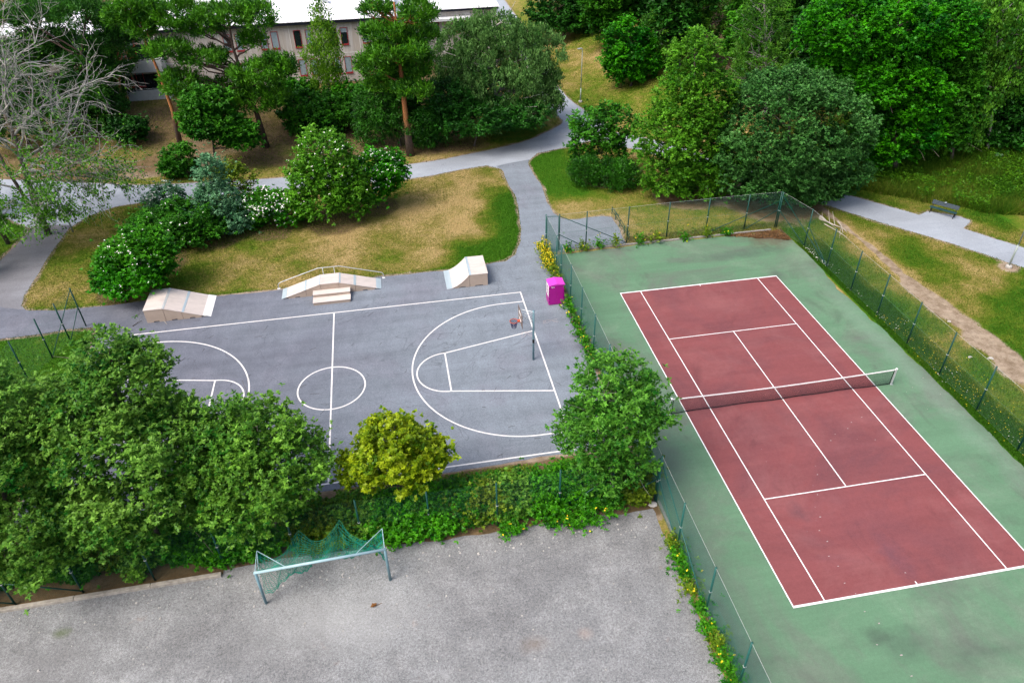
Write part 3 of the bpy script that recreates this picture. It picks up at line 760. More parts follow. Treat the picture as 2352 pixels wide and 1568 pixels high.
# small pale lettering on the doors: an illegible wordmark of four upright letters, as far as the photo shows
mb = MB(o)
for k, pts in enumerate(([(0, 0), (0, 1), (.5, .9), (.5, .5), (0, .45)], [(0, 0), (.25, 1), (.5, 0), (.38, .45), (.12, .45)], [(0, 0), (0, 1), (.5, .5), (.5, 1)], [(.5, 0), (0, 0), (0, 1)])):
    P = [(x0 + .17 + k * .058 + p[0] * .075, y0 - .019, 1.325 + p[1] * .060 - k * .003) for p in pts]
    for a, b in zip(P[:-1], P[1:]): mb.tube([a, b], .008, 4)
mb.build('lettering', M['white'], t)
mb = MB(o); mb.bx(x0 - .012, x0 - .001, y0 + .08, y1 - .08, .62, 1.40); pl = mb.build('notice_panel', M['white'], t)
mb = MB(o)
for zz, wd, hh2 in ((1.26, .38, .10), (1.10, .46, .05), (1.0, .30, .03), (.93, .40, .03), (.86, .34, .03), (.76, .22, .07)): mb.bx(x0 - .0165, x0 - .0125, 11.83 - wd / 2, 11.83 + wd / 2, zz - hh2 / 2, zz + hh2 / 2)
mb.build('notice_print', plain('notice print', (.30, .10, .22), .6), pl)

# ------------------------------------------------------------------ basketball hoop
o = (-12.52, 6.04, 0)
t = thing('basketball_hoop', 'basketball hoop on a blue grey post with brown backboard and dark net', 'hoop', o)
mb = MB(o); mb.tube([(-12.52, 6.04, .012), (-12.52, 6.04, 3.45)], .062, 12); mb.build('post', M['bluesteel'], t, True)
mb = MB(o); mb.tube([(-12.52, 6.04, 1.24), (-12.52, 6.04, 1.50)], .066, 12); mb.build('post_band', M['black'], t, True)
bx = -13.25
for s in (-1, 1):
    mb = MB(o)
    mb.tube([(-12.55, 6.04 + s * .05, 3.35), (bx + .03, 6.04 + s * .38, 3.38)], .016, 6); mb.tube([(-12.55, 6.04 + s * .05, 2.75), (bx + .03, 6.04 + s * .38, 2.98)], .016, 6)
    mb.tube([(-12.55, 6.04 + s * .05, 3.32), (bx + .03, 6.04 + s * .38, 3.0)], .012, 6); mb.build('strut', M['galv'], t)
mb = MB(o); mb.bx(bx - .025, bx, 6.04 - .62, 6.04 + .62, 2.72, 3.58); b = mb.build('backboard', M['backboard'], t, bevel=.01)
mb = MB(o)
for q in (((6.04 - .30, 2.98), (6.04 + .30, 2.98)), ((6.04 + .30, 2.98), (6.04 + .30, 3.38)), ((6.04 + .30, 3.38), (6.04 - .30, 3.38)), ((6.04 - .30, 3.38), (6.04 - .30, 2.98))):
    mb.tube([(bx - .027, *q[0]), (bx - .027, *q[1])], .015, 4)
mb.build('target_frame', M['white'], b)
mb = MB(o); mb.bx(bx - .16, bx - .026, 6.04 - .09, 6.04 + .09, 2.84, 2.92); rc = (bx - .16 - .225, 6.04, 2.90)
mb.tube([(rc[0] + .225 * math.cos(a), rc[1] + .225 * math.sin(a), rc[2]) for a in np.linspace(0, 6.2832, 25)], .016, 6, False); rim = mb.build('rim', M['orange'], t)
mb = MB(o)
for k in range(12):
    for s in (-1, 1):
        P = []
        for i in range(6):
            f = i / 5; r = .225 - .10 * f ** .8; a = 6.2832 * k / 12 + s * f * 1.6; P.append((rc[0] + r * math.cos(a), rc[1] + r * math.sin(a), rc[2] - .45 * f))
        mb.tube(P, .011, 4)
mb.build('net', M['hoopnet'], rim)

# ------------------------------------------------------------------ tennis net
o = (0, 0, 0)
t = thing('tennis_net', 'black tennis net with white top tape between two steel posts across the red court', 'tennis net', o)
for s in (-1, 1):
    mb = MB(o); x = s * 6.40; mb.tube([(x, 0, .012), (x, 0, 1.08)], .05, 10); mb.bx(x - .07, x + .07, -.07, .07, .012, .05); pst = mb.build('post', M['galv'], t)
    mb = MB(o); mb.tube([(x, 0, 1.08), (x, 0, 1.115)], .062, 10); mb.build('post_cap', M['white'], pst)
def nz(x): return .94 + .11 * (abs(x) / 6.3) ** 1.6
def nb(x): return .05 + .06 * abs(math.sin(x * .5))
xs = np.linspace(-6.3, 6.3, 281); mb = MB(o)
for x in xs: mb.tube([(x, 0, nb(x)), (x, 0, nz(x) - .02)], .0035, 3, False)
for k in range(20):
    f = k / 20; mb.tube([(x, .01 * math.sin(3 * x), nb(x) + (nz(x) - nb(x)) * f) for x in np.linspace(-6.3, 6.3, 25)], .0035, 3, False)
mb.build('net_mesh', M['netblack'], t)
mb = MB(o); P = [(x, nz(x)) for x in np.linspace(-6.36, 6.36, 41)]; mb.prism([(p[0], p[1] + .015) for p in P] + [(p[0], p[1] - .045) for p in P[::-1]], 'y', -.016, .016); mb.build('top_tape', M['tape'], t)
mb = MB(o); mb.tube([(x, .02 * math.sin(2.2 * x), nb(x)) for x in np.linspace(-6.3, 6.3, 41)], .02, 5); mb.build('bottom_cord', M['netblack'], t)
for s in (-1, 1): MB(o).tube([(s * 6.3, 0, nz(6.3)), (s * 6.28, 0, .25), (s * 6.3, 0, .06)], .02, 5).build('side_cord', M['netblack'], t)

# ------------------------------------------------------------------ football goal on the gravel
A = np.array([-26.46, -7.74]); B = np.array([-21.40, -7.56]); o = (-23.93, -7.65, 0); gh = 2.02
t = thing('football_goal', 'pale blue grey football goal with torn sagging green net on the gravel', 'goal', o)
u = (B - A) / np.linalg.norm(B - A); nrm = np.array([-u[1], u[0]])
g3 = lambda s, d, z: (A[0] + u[0] * s + nrm[0] * d, A[1] + u[1] * s + nrm[1] * d, z); W = float(np.linalg.norm(B - A))
for s in (0, W): MB(o).tube([g3(s, 0, .01), g3(s, 0, gh)], .058, 12).build('post', M['bluesteel'], t, True)
MB(o).tube([g3(-.06, 0, gh), g3(W + .06, 0, gh)], .058, 12).build('crossbar', M['goalpaint'], t, True)
for s, q in ((0, 1), (W, -1)):
    mb = MB(o); mb.tube([g3(s, .02, gh + .03), g3(s + q * .02, 1.0, gh + .10)], .017, 6); mb.tube([g3(s + q * .02, 1.0, gh + .10), g3(s + q * 1.15, .03, gh + .02)], .015, 6)
    mb.tube([g3(s + q * .02, 1.0, gh + .10), g3(s + q * .05, .06, gh - .55)], .013, 6); mb.build('net_support', M['goalpaint'], t)
# net: hangs from the bar, hooked up on the hedge at two points and gathered towards the posts
hooks = [(.02, 1.0, gh + .08), (1.55, 2.05, 1.75), (3.25, 2.15, 1.80), (W - .02, 1.0, gh + .08)]
def top_edge(s):
    for (a, b) in zip(hooks[:-1], hooks[1:]):
        if a[0] <= s <= b[0]:
            f = (s - a[0]) / (b[0] - a[0]); sag = 4 * f * (1 - f); return np.array([s, a[1] + (b[1] - a[1]) * f - .62 * sag, a[2] + (b[2] - a[2]) * f - .30 * sag])
    return np.array([s, hooks[-1][1], hooks[-1][2]])
NS, ND = 42, 14; grid = []
for i in range(NS + 1):
    s = .03 + (W - .06) * i / NS; e = top_edge(min(max(s, .02), W - .02)); row = []
    for j in range(ND + 1):
        f = j / ND; d = .06 + (e[1] - .06) * f; zz = gh - .02 + (e[2] - gh + .02) * f - .34 * math.sin(math.pi * f) * (.6 + .4 * math.sin(i * .7))
        row.append(g3(s + .03 * math.sin(j * 1.3 + i), d, zz))
    grid.append(row)
mb = MB(o)
for i in range(NS + 1): mb.tube(grid[i], .009, 3, False)
for j in range(ND + 1): mb.tube([grid[i][j] for i in range(NS + 1)], .009, 3, False)
mb.build('roof_net', M['net'], t)
def curtain(s0, s1, n, drop, back):
    mb = MB(o); cols = []
    for i in range(n + 1):
        f = i / n; s = s0 + (s1 - s0) * f; L = drop(f); col = []; m = 12
        for j in range(m + 1):
            q = j / m; col.append(g3(s + .05 * math.sin(5 * q + i), .10 + back * q * (.6 + .4 * f) + .06 * math.sin(7 * q + 2 * i), max(gh - .05 - L * q, .04 + .02 * (i % 3))))
        cols.append(col); mb.tube(col, .008, 3, False)
    for j in range(13): mb.tube([c[j] for c in cols], .008 if j < 11 else .018, 3, False)
    mb.build('side_net', M['net'], t)
curtain(.08, 2.1, 20, lambda f: 1.70 - 1.15 * f ** .8 + .15 * math.sin(9 * f), .25)
curtain(W - 1.9, W - .06, 18, lambda f: .42 + .25 * math.sin(5 * f) + 1.15 * sstep(.78, .95, f), .5)

# ------------------------------------------------------------------ bench, lamps, barrier, odds and ends
bl = np.array([21.60, 18.62]); br = np.array([22.76, 17.10]); o = (*((bl + br) / 2), .0)
t = thing('park_bench', 'dark teal slatted park bench on the paved pad beside the walk', 'bench', o)
u = (br - bl) / np.linalg.norm(br - bl); nn = np.array([u[1], -u[0]]); nn = -nn if nn[0] > 0 else nn   # nn faces the walk
L = float(np.linalg.norm(br - bl)); ang = math.atan2(u[1], u[0])
b3 = lambda s, d, z: (bl[0] + u[0] * s + nn[0] * d, bl[1] + u[1] * s + nn[1] * d, z)
z0 = float(HT(22.5, 18.2))
mb = MB(o)
for d in (.06, .17, .28): mb.box(b3(L / 2, d + .12, z0 + .46), (L, .09, .04), ang)
mb.build('seat', M['bench'], t)
mb = MB(o)
for d, zz in ((.02, .66), (-.02, .76), (-.06, .86)): mb.box(b3(L / 2, d, z0 + zz), (L, .05, .085), ang)
mb.build('backrest', M['benchtop'], t)
for s in (.12, L - .12):
    mb = MB(o); mb.tube([b3(s, .42, z0), b3(s, .36, z0 + .43), b3(s, .05, z0 + .43)], .03, 6); mb.tube([b3(s, .02, z0), b3(s, .06, z0 + .43), b3(s, -.09, z0 + .90)], .03, 6); mb.build('leg', M['black'], t)
c = b3(L * .47, -.02, z0 + .935)
tag(MB().box(c, (.14, .12, .05), .5).build('litter_bag', M['rampmetal'], None, bevel=.02), 'small pale blue scrap left on top of the bench backrest', 'litter')


def lamp(label, x, y, h, ang, foot=True, collar=1.5):
    z = float(HT(x, y)); t = thing('lamp_post', label, 'lamp post', (x, y, z), 'lamp posts along the walks')
    MB((x, y, z)).tube([(x, y, z), (x, y, z + collar)], .065, 10).build('pole_base', M['pole'], t, True)
    MB((x, y, z)).tube([(x, y, z + collar), (x, y, z + h)], [.048, .036], 10).build('pole', M['pole'], t, True)
    if foot: MB((x, y, z)).tube([(x, y, z - .05), (x, y, z + .16), (x, y, z + .20)], [.20, .20, .13], 12).build('footing', M['stone'], t, True)
    ca, sa = math.cos(ang), math.sin(ang)
    MB((x, y, z)).tube([(x, y, z + h - .03), (x + .14 * ca, y + .14 * sa, z + h + .03)], .03, 8).build('arm', M['pole'], t)
    hd = MB((x, y, z)); hd.box((x + .34 * ca, y + .34 * sa, z + h + .05), (.50, .21, .085), ang); hd = hd.build('lamp_head', M['galv'], t, bevel=.03)
    MB((x, y, z)).box((x + .36 * ca, y + .36 * sa, z + h - .003), (.34, .15, .018), ang).build('lens', M['white'], hd)
lamp('slim grey lamp post on the grass beside the northern walk', 1.42, 49.43, 5.55, R(200))
lamp('slim grey lamp post far behind the willow on the northern walk', 2.9, 78.5, 5.6, R(200))
lamp('grey lamp post with white concrete foot beside the eastern walk', 21.42, 9.77, 5.6, R(60), True, 1.75)
lamp('thin dark lamp post at the lawn corner behind the bare birch', *G(168, 533)[:2], 5.3, R(150), False)

o = (-2.8, 21, 0)
t = thing('low_barrier', 'low dark green steel barrier at the end of the asphalt pad', 'barrier', o)
for y in (18.75, 19.9, 21.0, 22.1, 23.1): MB(o).tube([(-2.78, y, 0), (-2.78, y, .62)], .03, 6).build('upright', M['post'], t)
for z in (.60, .34): MB(o).tube([(-2.78, 18.6, z), (-2.78, 23.25, z)], .024, 6).build('rail', M['post'], t)
MB(o).tube([(-2.78, 23.1, .60), (-2.35, 22.6, .02)], .022, 6).build('brace', M['post'], t)


def stick(name, label, pts, r, mat, cat='branch', twigs=(), group=None):
    mb = MB(pts[0]); mb.tube(pts, np.linspace(r, r * .35, len(pts)), 6)
    for q in twigs: mb.tube(q, [r * .5, r * .2], 5)
    return tag(mb.build(name, mat), label, cat, group)
g = lambda u, v, z: tuple(G(u, v) + np.array([0, 0, z]))
stick('fallen_branch', 'long forked bleached branch lying behind the tennis fence', [g(1882, 505, .10), g(1896, 511, .12), g(1914, 519, .10), g(1932, 526, .12), g(1943, 532, .08)], .065, M['stick'], twigs=[(g(1905, 515, .1), g(1899, 496, .5), ), (g(1917, 520, .1), g(1908, 502, .6)), (g(1889, 508, .1), g(1886, 498, .35))])
stick('fallen_branch', 'bleached branch with one side twig, lying in front of the long forked one', [g(1893, 516, .06), g(1909, 525, .08), g(1926, 535, .07), g(1944, 546, .05)], .045, M['stick'], twigs=[(g(1928, 535, .05), g(1932, 524, .3)), (g(1930, 537, .05), g(1927, 549, .05))])
stick('fallen_branch', 'short thick bleached branch lying across the two longer ones', [g(1923, 514, .22), g(1931, 524, .18), g(1936, 537, .06)], .06, M['stick'], twigs=[(g(1931, 524, .15), g(1945, 537, .1))])
c = G(1888, 508); c2 = G(1894, 512)
stick('log', 'short sawn log lying beside the bleached branches', [tuple(c + [0, .35, .17]), tuple(c2 + [.1, .1, .15])], .17, M['timber'], 'log')
for k, (u, v, r) in enumerate(((1499, 1158, .16), (2275, 823, .13), (2228, 820, .10), (2180, 738, .09))):
    c = G(u, v); mb = MB(c); n = 8; vs = []; fs = []
    for j in range(4):
        ph = j / 3 * 1.35; q = .8 + .4 * rng.random(n)
        for i in range(n): a = 6.283 * i / n; vs.append((c[0] + r * q[i] * math.cos(ph) * math.cos(a) * 1.25, c[1] + r * q[i] * math.cos(ph) * math.sin(a), c[2] + r * .75 * math.sin(ph)))
    for j in range(3):
        for i in range(n): fs.append((j * n + i, j * n + (i + 1) % n, (j + 1) * n + (i + 1) % n, (j + 1) * n + i))
    fs.append(tuple(3 * n + i for i in range(n))); mb.add(vs, fs)
    tag(mb.build('stone', M['stone']), ['pale stone at the foot of the hedge fence corner', 'whitish stone in the grass near the trodden path, larger of the pair', 'whitish stone in the grass near the trodden path, smaller of the pair', 'small pale stone at the tip of the trodden path strip'][k], 'stone')
# timber edging of the gravel
o = (-33, -5.9, 0)
t = MB(o)
for a, b in ((-40.6, -37.4), (-37.38, -34.3), (-34.28, -31.3), (-31.28, -28.45)):
    ya = -6.0 + (a + 28.4) * .012; yb = -6.0 + (b + 28.4) * .012
    t.add([(a, ya - .09, .0), (b, yb - .09, .0), (b, yb + .09, .0), (a, ya + .09, .0), (a, ya - .09, .16), (b, yb - .09, .16), (b, yb + .09, .16), (a, ya + .09, .16)], [(0, 1, 5, 4), (1, 2, 6, 5), (2, 3, 7, 6), (3, 0, 4, 7), (4, 5, 6, 7)])
tag(t.build('timber_edging', M['timber'], bevel=.015), 'grey weathered timber edging along the gravel below the hedge', 'edging')
# dead leaf clump on the gravel
c = G(858, 1392); mb = MB(c)
for k in range(9):
    a = k * 2.4; q = c + np.array([.10 * math.cos(a) * (k / 9), .07 * math.sin(a) * (k / 9), .02 + .01 * k]); mb.add([q + [-.07, -.03, 0], q + [.02, -.05, .03], q + [.08, .03, .0], q + [-.02, .05, .03]], [(0, 1, 2, 3)])
mb.tube([c + [.05, 0, .02], c + [.22, .03, .03], c + [.34, .10, .02]], .01, 4)
tag(mb.build('dead_leaves', plain('dead leaf', (.20, .085, .02), .8)), 'brown clump of dead leaves with a stalk on the gravel', 'leaves')
# litter of twigs on the court
mb = MB()
for k in range(150):
    x = rng.uniform(-37.5, -9.6); y = rng.uniform(-1.5, 17.0); 
    if rng.random() < .5 and x > -28: continue
    a = rng.uniform(0, 6.28) * .5; L = rng.uniform(.15, .55); b = rng.uniform(-.5, .5)
    P = [(x + L * (f - .5) * math.cos(a) - b * L * f * (1 - f) * math.sin(a), y + L * (f - .5) * math.sin(a) + b * L * f * (1 - f) * math.cos(a), .022) for f in (0, .25, .5, .75, 1)]
    mb.tube(P, .008, 3)
tag(mb.build('twig_litter', M['twig']), 'dark thin twigs strewn over the asphalt court', 'twigs', kind='stuff')
for (u, v, u2, v2, lab) in ((362, 733, 384, 745, 'pale curved stick lying in front of the wedge ramp'), (305, 750, 327, 737, 'dark crooked stick left of the wedge ramp')):
    a = G(u, v); b = G(u2, v2); stick('fallen_stick', lab, [tuple(a + [0, 0, .04]), tuple((a + b) / 2 + [.05, .10, .06]), tuple(b + [0, 0, .04])], .022, M['stick'] if v == 733 else M['twig'])

# loose stones and sprouting weeds on the gravel
mb = MB(); q = np.random.default_rng(17)
for k in range(420):
    x = q.uniform(-42, -9.8); y = q.uniform(-22, -6.6) if k % 3 else -6.4 - abs(q.normal(0, .5)); r = abs(q.normal(.022, .014)) + .012; n = 5; a0 = q.uniform(0, 6); h = r * q.uniform(.5, .9)
    vs = [(x + r * math.cos(a0 + 6.283 * i / n) * q.uniform(.7, 1.3), y + r * math.sin(a0 + 6.283 * i / n) * q.uniform(.7, 1.3), .008) for i in range(n)] + [(x + .5 * r * math.cos(a0 + 6.283 * i / n), y + .5 * r * math.sin(a0 + 6.283 * i / n), .01 + h) for i in range(n)]
    mb.add(vs, [(i, (i + 1) % n, n + (i + 1) % n, n + i) for i in range(n)] + [tuple(range(n, 2 * n))])
tag(mb.build('loose_stones', M['stone']), 'small loose stones scattered over the gravel pitch', 'stones', kind='stuff')
# ------------------------------------------------------------------ chain link fences, real wires
def wires(mb, p, q, h, z0=.04, cell=.062, r=.0023):
    p = np.array(p); q = np.array(q); L = float(np.linalg.norm(q - p)); u = (q - p) / L; H = h - z0; st = cell * 1.414
    n = np.array([-u[1], u[0]])
    segs = []
    for sgn in (1, -1):
        k = -H if sgn > 0 else 0.0
        k = math.floor(k / st) * st
        while k < L + (0 if sgn > 0 else H):
            # line s = k + sgn * z
            za, zb = 0.0, H
            if sgn > 0: za = max(za, -k); zb = min(zb, L - k)
            else: za = max(za, k - L); zb = min(zb, k)
            if zb - za > .02: segs.append((k + sgn * za, za, k + sgn * zb, zb))
            k += st
    S = np.array(segs)
    a = np.stack([p[0] + u[0] * S[:, 0], p[1] + u[1] * S[:, 0], z0 + S[:, 1]], 1); b = np.stack([p[0] + u[0] * S[:, 2], p[1] + u[1] * S[:, 2], z0 + S[:, 3]], 1)
    return a, b


def wire_mesh(name, runs, h, mat, parent, origin, r=.0024, cell=.062):
    A = []; B = []
    for p, q in runs: a, b = wires(None, p, q, h, cell=cell); A.append(a); B.append(b)
    A = np.concatenate(A); B = np.concatenate(B); d = B - A; d /= np.linalg.norm(d, axis=1)[:, None]
    side = np.cross(d, np.array([0, 0, 1.0])); side /= np.linalg.norm(side, axis=1)[:, None]; oth = np.cross(d, side)
    rings = [side * r, -side * r * .5 + oth * r * .87, -side * r * .5 - oth * r * .87]
    Vt = np.stack([A + k for k in rings] + [B + k for k in rings], 1) - np.array(origin); N = len(A)
    base = (np.arange(N) * 6)[:, None]; F = np.concatenate([base + np.array([[0, 1, 4, 3]]), base + np.array([[1, 2, 5, 4]]), base + np.array([[2, 0, 3, 5]])])
    me = np_mesh(name, Vt.reshape(-1, 3), F); return link(name, me, mat, parent)


def fence(name, label, posts, h, braces=(), pr=.044, mat=None, top=True, group=None, r=.0024, skipmesh=(), wm='wire'):
    """posts: xy of each post; braces: (i, z at i, j, z at j)"""
    mat = mat or M['post']; o = (*posts[0], 0.0)
    t = thing(name, label, 'fence', o, group)
    for i, (x, y) in enumerate(posts):
        p = MB(o).tube([(x, y, 0.0), (x, y, h + .04)], pr, 8).build('post', mat, t, True)
        MB(o).box((x, y, h * .5), (pr * 2.3, pr * 2.3, .035)).build('wire_tie', M['tie'], p)
    for (i, zi, j, zj) in braces:
        a = posts[i]; b = posts[j]; MB(o).tube([(*a, zi), (*b, zj)], .028, 6).build('brace', mat, t, True)
    if top:
        MB(o).tube([(x, y, h) for x, y in posts], .0062, 4).build('tension_wire', M['tie'], t)
        for z in (h * .5, .07): MB(o).tube([(x, y, z) for x, y in posts], .0045, 4).build('tension_wire', M[wm], t)
    wire_mesh('wire_mesh', [(posts[i], posts[i + 1]) for i in range(len(posts) - 1) if i not in skipmesh], h, M[wm], t, o, r)
    return t


FH = 2.92
west = [(-9.12, 18.35), (-9.06, 15.2), (-9.05, 13.9), (-9.03, 11.3), (-9.02, 8.6), (-9.02, 5.7), (-9.02, 2.8), (-9.02, 0), (-9.03, -2.8), (-9.06, -5.57), (-9.06, -8.3), (-9.06, -11.5), (-9.06, -14.6), (-9.06, -17.6)]
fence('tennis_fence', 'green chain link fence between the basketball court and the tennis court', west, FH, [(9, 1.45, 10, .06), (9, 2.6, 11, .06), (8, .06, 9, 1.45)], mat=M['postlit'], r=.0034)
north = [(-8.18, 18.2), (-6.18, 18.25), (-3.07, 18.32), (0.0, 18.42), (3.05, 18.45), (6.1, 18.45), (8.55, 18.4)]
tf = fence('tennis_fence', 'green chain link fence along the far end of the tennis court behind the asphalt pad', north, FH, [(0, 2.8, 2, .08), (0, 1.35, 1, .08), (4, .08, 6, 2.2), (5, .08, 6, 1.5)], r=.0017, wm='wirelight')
ncorner = (8.55, 18.4)
east = [(8.62, 18.3), (9.32, 15.3), (9.40, 12.3), (9.38, 9.2), (9.45, 6.3), (9.45, 3.2), (9.45, .2), (9.50, -2.8), (9.5, -5.8), (9.5, -8.8), (9.5, -11.8), (9.5, -14.8), (9.5, -17.8)]
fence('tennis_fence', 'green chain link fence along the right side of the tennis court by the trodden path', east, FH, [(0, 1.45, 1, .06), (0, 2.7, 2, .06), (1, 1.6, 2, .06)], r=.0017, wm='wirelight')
# gate leaf at the far left corner
o = (-9.05, 18.3, 0)
t = thing('fence_gate', 'narrow green framed gate closing the far left corner of the tennis fence', 'gate', o)
ga, gb = (-9.06, 18.33), (-8.24, 18.22)
mb = MB(o)
for z in (.10, 2.80): mb.tube([(*ga, z), (*gb, z)], .024, 6)
for p in (ga, gb): mb.tube([(*p, .08), (*p, 2.82)], .022, 6)
mb.build('frame', M['postlit'], t); wire_mesh('wire_mesh', [(ga, gb)], 2.8, M['wire'], t, o, .003)
MB(o).box((-8.30, 18.19, 1.15), (.10, .05, .14)).build('latch', M['galv'], t)

hedge = [(-9.14, -5.55), (-11.2, -5.45), (-13.62, -5.38), (-16.5, -5.6), (-19.5, -5.5), (-22.5, -5.4), (-25.4, -5.45), (-28.37, -5.58), (-31.2, -5.72), (-34.05, -5.78), (-36.65, -5.88), (-39.6, -5.95)]
fence('hedge_fence', 'dark green chain link fence overgrown by the hedge beside the gravel pitch', hedge, 2.75, [(0, 1.5, 1, .2), (1, 2.0, 2, .25), (9, .1, 10, 1.45), (10, .1, 11, 1.3)], r=.0008, top=False)
corner = [(-39.55, 14.96), (-39.98, 13.3), (-40.56, 11.78), (-41.2, 9.7), (-41.6, 7.2)]
fence('corner_fence', 'dark green chain link fence end on the grass corner beside the old path', corner, 2.8, [(0, 1.45, 1, .06), (0, 2.75, 2, .06)], r=.0012, top=False)
# concrete kerbs under the fence
kb = MB((0, 18.1, 0)); kb.bx(-8.2, 8.1, 18.02, 18.16, 0, .11)
tag(kb.build('kerb', M['concrete'], bevel=.01), 'low concrete kerb under the far fence of the tennis court', 'kerb')
kb = MB((-9.0, -10, 0)); kb.bx(-9.01, -8.9, -18, -5.6, 0, .10)
tag(kb.build('kerb', M['concrete'], bevel=.01), 'low concrete kerb between the gravel pitch and the tennis court', 'kerb')
# ------------------------------------------------------------------ housing block on the bank
YW, ZB, ZE = 57.6, 1.35, 7.72
o = (-31, YW, ZB)
t = thing('apartment_block', 'grey concrete apartment block with white sheet roof and red framed windows', 'building', o)
XS = [-57.5, -50.25, -43.0, -35.75, -28.5, -21.25, -17.4]
MB(o).bx(XS[0], XS[-1], YW, YW + 11, ZB - 1.6, ZE).build('wall', M['panel'], t)
mb = MB(o)
for x in XS[1:-1]: mb.bx(x - .05, x + .05, YW - .012, YW, ZB, ZE)
for a, b in zip(XS[:-1], XS[1:]): mb.bx(a + .051, b - .051, YW - .012, YW, 4.50, 4.62)
mb.build('panel_joint', M['joint'], t)
MB(o).bx(XS[0], XS[-1], YW - .03, YW, ZB - .6, ZB + .22).build('plinth', plain('plinth', (.20, .18, .17), .9), t)
MB(o).bx(XS[0] - .3, XS[-1] + .3, YW - .42, YW + 11.4, ZE, ZE + .30).build('fascia', M['fascia'], t)
def roof(xa, xb, ya, yb, z, rise, parent, org):
    # standing seams as real ribs
    mb = MB(org); n = int((xb - xa) / .45); prof = [(ya, z), (yb, z + rise), (yb, z + rise + .04), (ya, z + .04)]; mb.prism(prof, 'x', xa, xb)
    for i in range(n + 1):
        x = xa + .03 + (xb - xa - .06) * i / n; mb.prism([(ya + .0, z + .041), (yb, z + rise + .041), (yb, z + rise + .075), (ya, z + .075)], 'x', x - .02, x + .02)
    return mb.build('roof', M['roof'], parent)
rf = roof(XS[0] - .4, XS[-1] + .4, YW - .5, YW + 11.5, ZE + .301, .55, t, o)
for x in (-46.0, -33.0, -24.6): 
    MB(o).bx(x - .3, x + .3, YW + 6.2, YW + 6.8, ZE + .55, ZE + 1.35).build('chimney', M['galv'], rf)


def window(xc, zb, w, h, fill, parent, org, y=YW):
    f = MB(org); d = .055
    f.bx(xc - w / 2, xc + w / 2, y - .05, y + .02, zb, zb + d * 1.8); f.bx(xc - w / 2, xc + w / 2, y - .05, y + .02, zb + h - d, zb + h)
    f.bx(xc - w / 2, xc - w / 2 + d, y - .05, y + .02, zb + d * 1.8, zb + h - d); f.bx(xc + w / 2 - d, xc + w / 2, y - .05, y + .02, zb + d * 1.8, zb + h - d)
    fo = f.build('window', M['redframe'], parent)
    if fill == 'half':
        MB(org).bx(xc - w / 2 + d, xc + w / 2 - d, y - .014, y - .004, zb + d * 1.8, zb + h * .72).build('pane', M['dark'], fo)
        MB(org).bx(xc - w / 2 + d, xc + w / 2 - d, y - .014, y - .004, zb + h * .72, zb + h - d).build('blind', M['curtain'], fo)
    else:
        MB(org).bx(xc - w / 2 + d, xc + w / 2 - d, y - .014, y - .004, zb + d * 1.8, zb + h - d).build('pane', M[fill], fo)
    MB(org).bx(xc - w / 2 - .04, xc + w / 2 + .04, y - .10, y - .051, zb - .06, zb - .005).build('sill', M['redframe'], fo)
fills = ['curtain', 'glass', 'dark', 'half', 'half', 'curtain', 'curtain', 'dark', 'curtain', 'curtain', 'dark', 'curtain', 'half', 'curtain']
k = 0
for xs in (-57.5, -50.25, -35.75, -28.5):
    for dx in (.80, 2.02, 4.52, 5.68):
        for zb in (2.42, 5.40):
            up = zb > 4; f = fills[k % len(fills)]; k += 1
            if xs == -28.5: f = {(.80, True): 'dark', (2.02, True): 'curtain', (4.52, True): 'dark', (5.68, True): 'half'}.get((dx, up), 'curtain')
            if xs == -35.75: f = 'curtain'
            window(xs + dx, zb, .76, 1.74, f, t, o)
for zb in (2.42, 5.40): window(-20.55, zb, .76, 1.74, 'curtain', t, o)
# balcony bay on the left
for zb in (1.55, 4.50):
    b = MB(o); b.bx(-45.7, -41.6, YW - 1.7, YW - .001, zb - .16, zb); bo = b.build('balcony', M['joint'], t)
    q = MB(o); q.bx(-45.75, -41.55, YW - 1.78, YW - 1.70, zb - .18, zb + .98); q.bx(-45.75, -45.67, YW - 1.699, YW - .01, zb - .18, zb + .98); q.bx(-41.63, -41.55, YW - 1.699, YW - .01, zb - .18, zb + .98); q.build('parapet', M['balcony'], bo)
    q = MB(o); q.tube([(-45.7, YW - 1.74, zb + 1.10), (-41.6, YW - 1.74, zb + 1.10)], .025, 6)
    for x in np.linspace(-45.7, -41.6, 5): q.tube([(x, YW - 1.74, zb + .95), (x, YW - 1.74, zb + 1.1)], .018, 5)
    q.build('handrail', M['galv'], bo)
    d = MB(o); d.bx(-45.2, -42.1, YW - .03, YW - .004, zb + .05, zb + 2.15); d.build('balcony_door', M['dark'], t)
for x in (-45.7, -41.6): MB(o).bx(x - .06, x + .06, YW - 1.65, YW - 1.53, ZB - .8, ZE).build('balcony_post', M['joint'], t)

# second block set back, only its eave shows over the willow
o = (-10, 64, .8); Y2 = 64.3
t = thing('apartment_block', 'white roofed block set back behind the willow, only its eave and upper wall showing', 'building', o)
MB(o).bx(-18.5, -5.2, Y2, Y2 + 10, -.5, 6.75).build('wall', M['panel'], t)
MB(o).bx(-18.7, -5.0, Y2 - .40, Y2 + 10.3, 6.75, 7.0).build('fascia', M['fascia'], t)
roof(-18.8, -4.9, Y2 - .46, Y2 + 10.4, 7.001, .5, t, o)
for x in (-15.5, -12.6, -9.5, -7.0): window(x, 4.3, 1.1, 1.3, 'glass', t, o, Y2)
MB(o).bx(-17, -8.2, Y2 - 1.2, Y2 - .001, 5.9, 6.15).build('canopy', M['balcony'], t)
# ------------------------------------------------------------------ plants
def unit(v): return v / (np.linalg.norm(v, axis=-1, keepdims=True) + 1e-9)


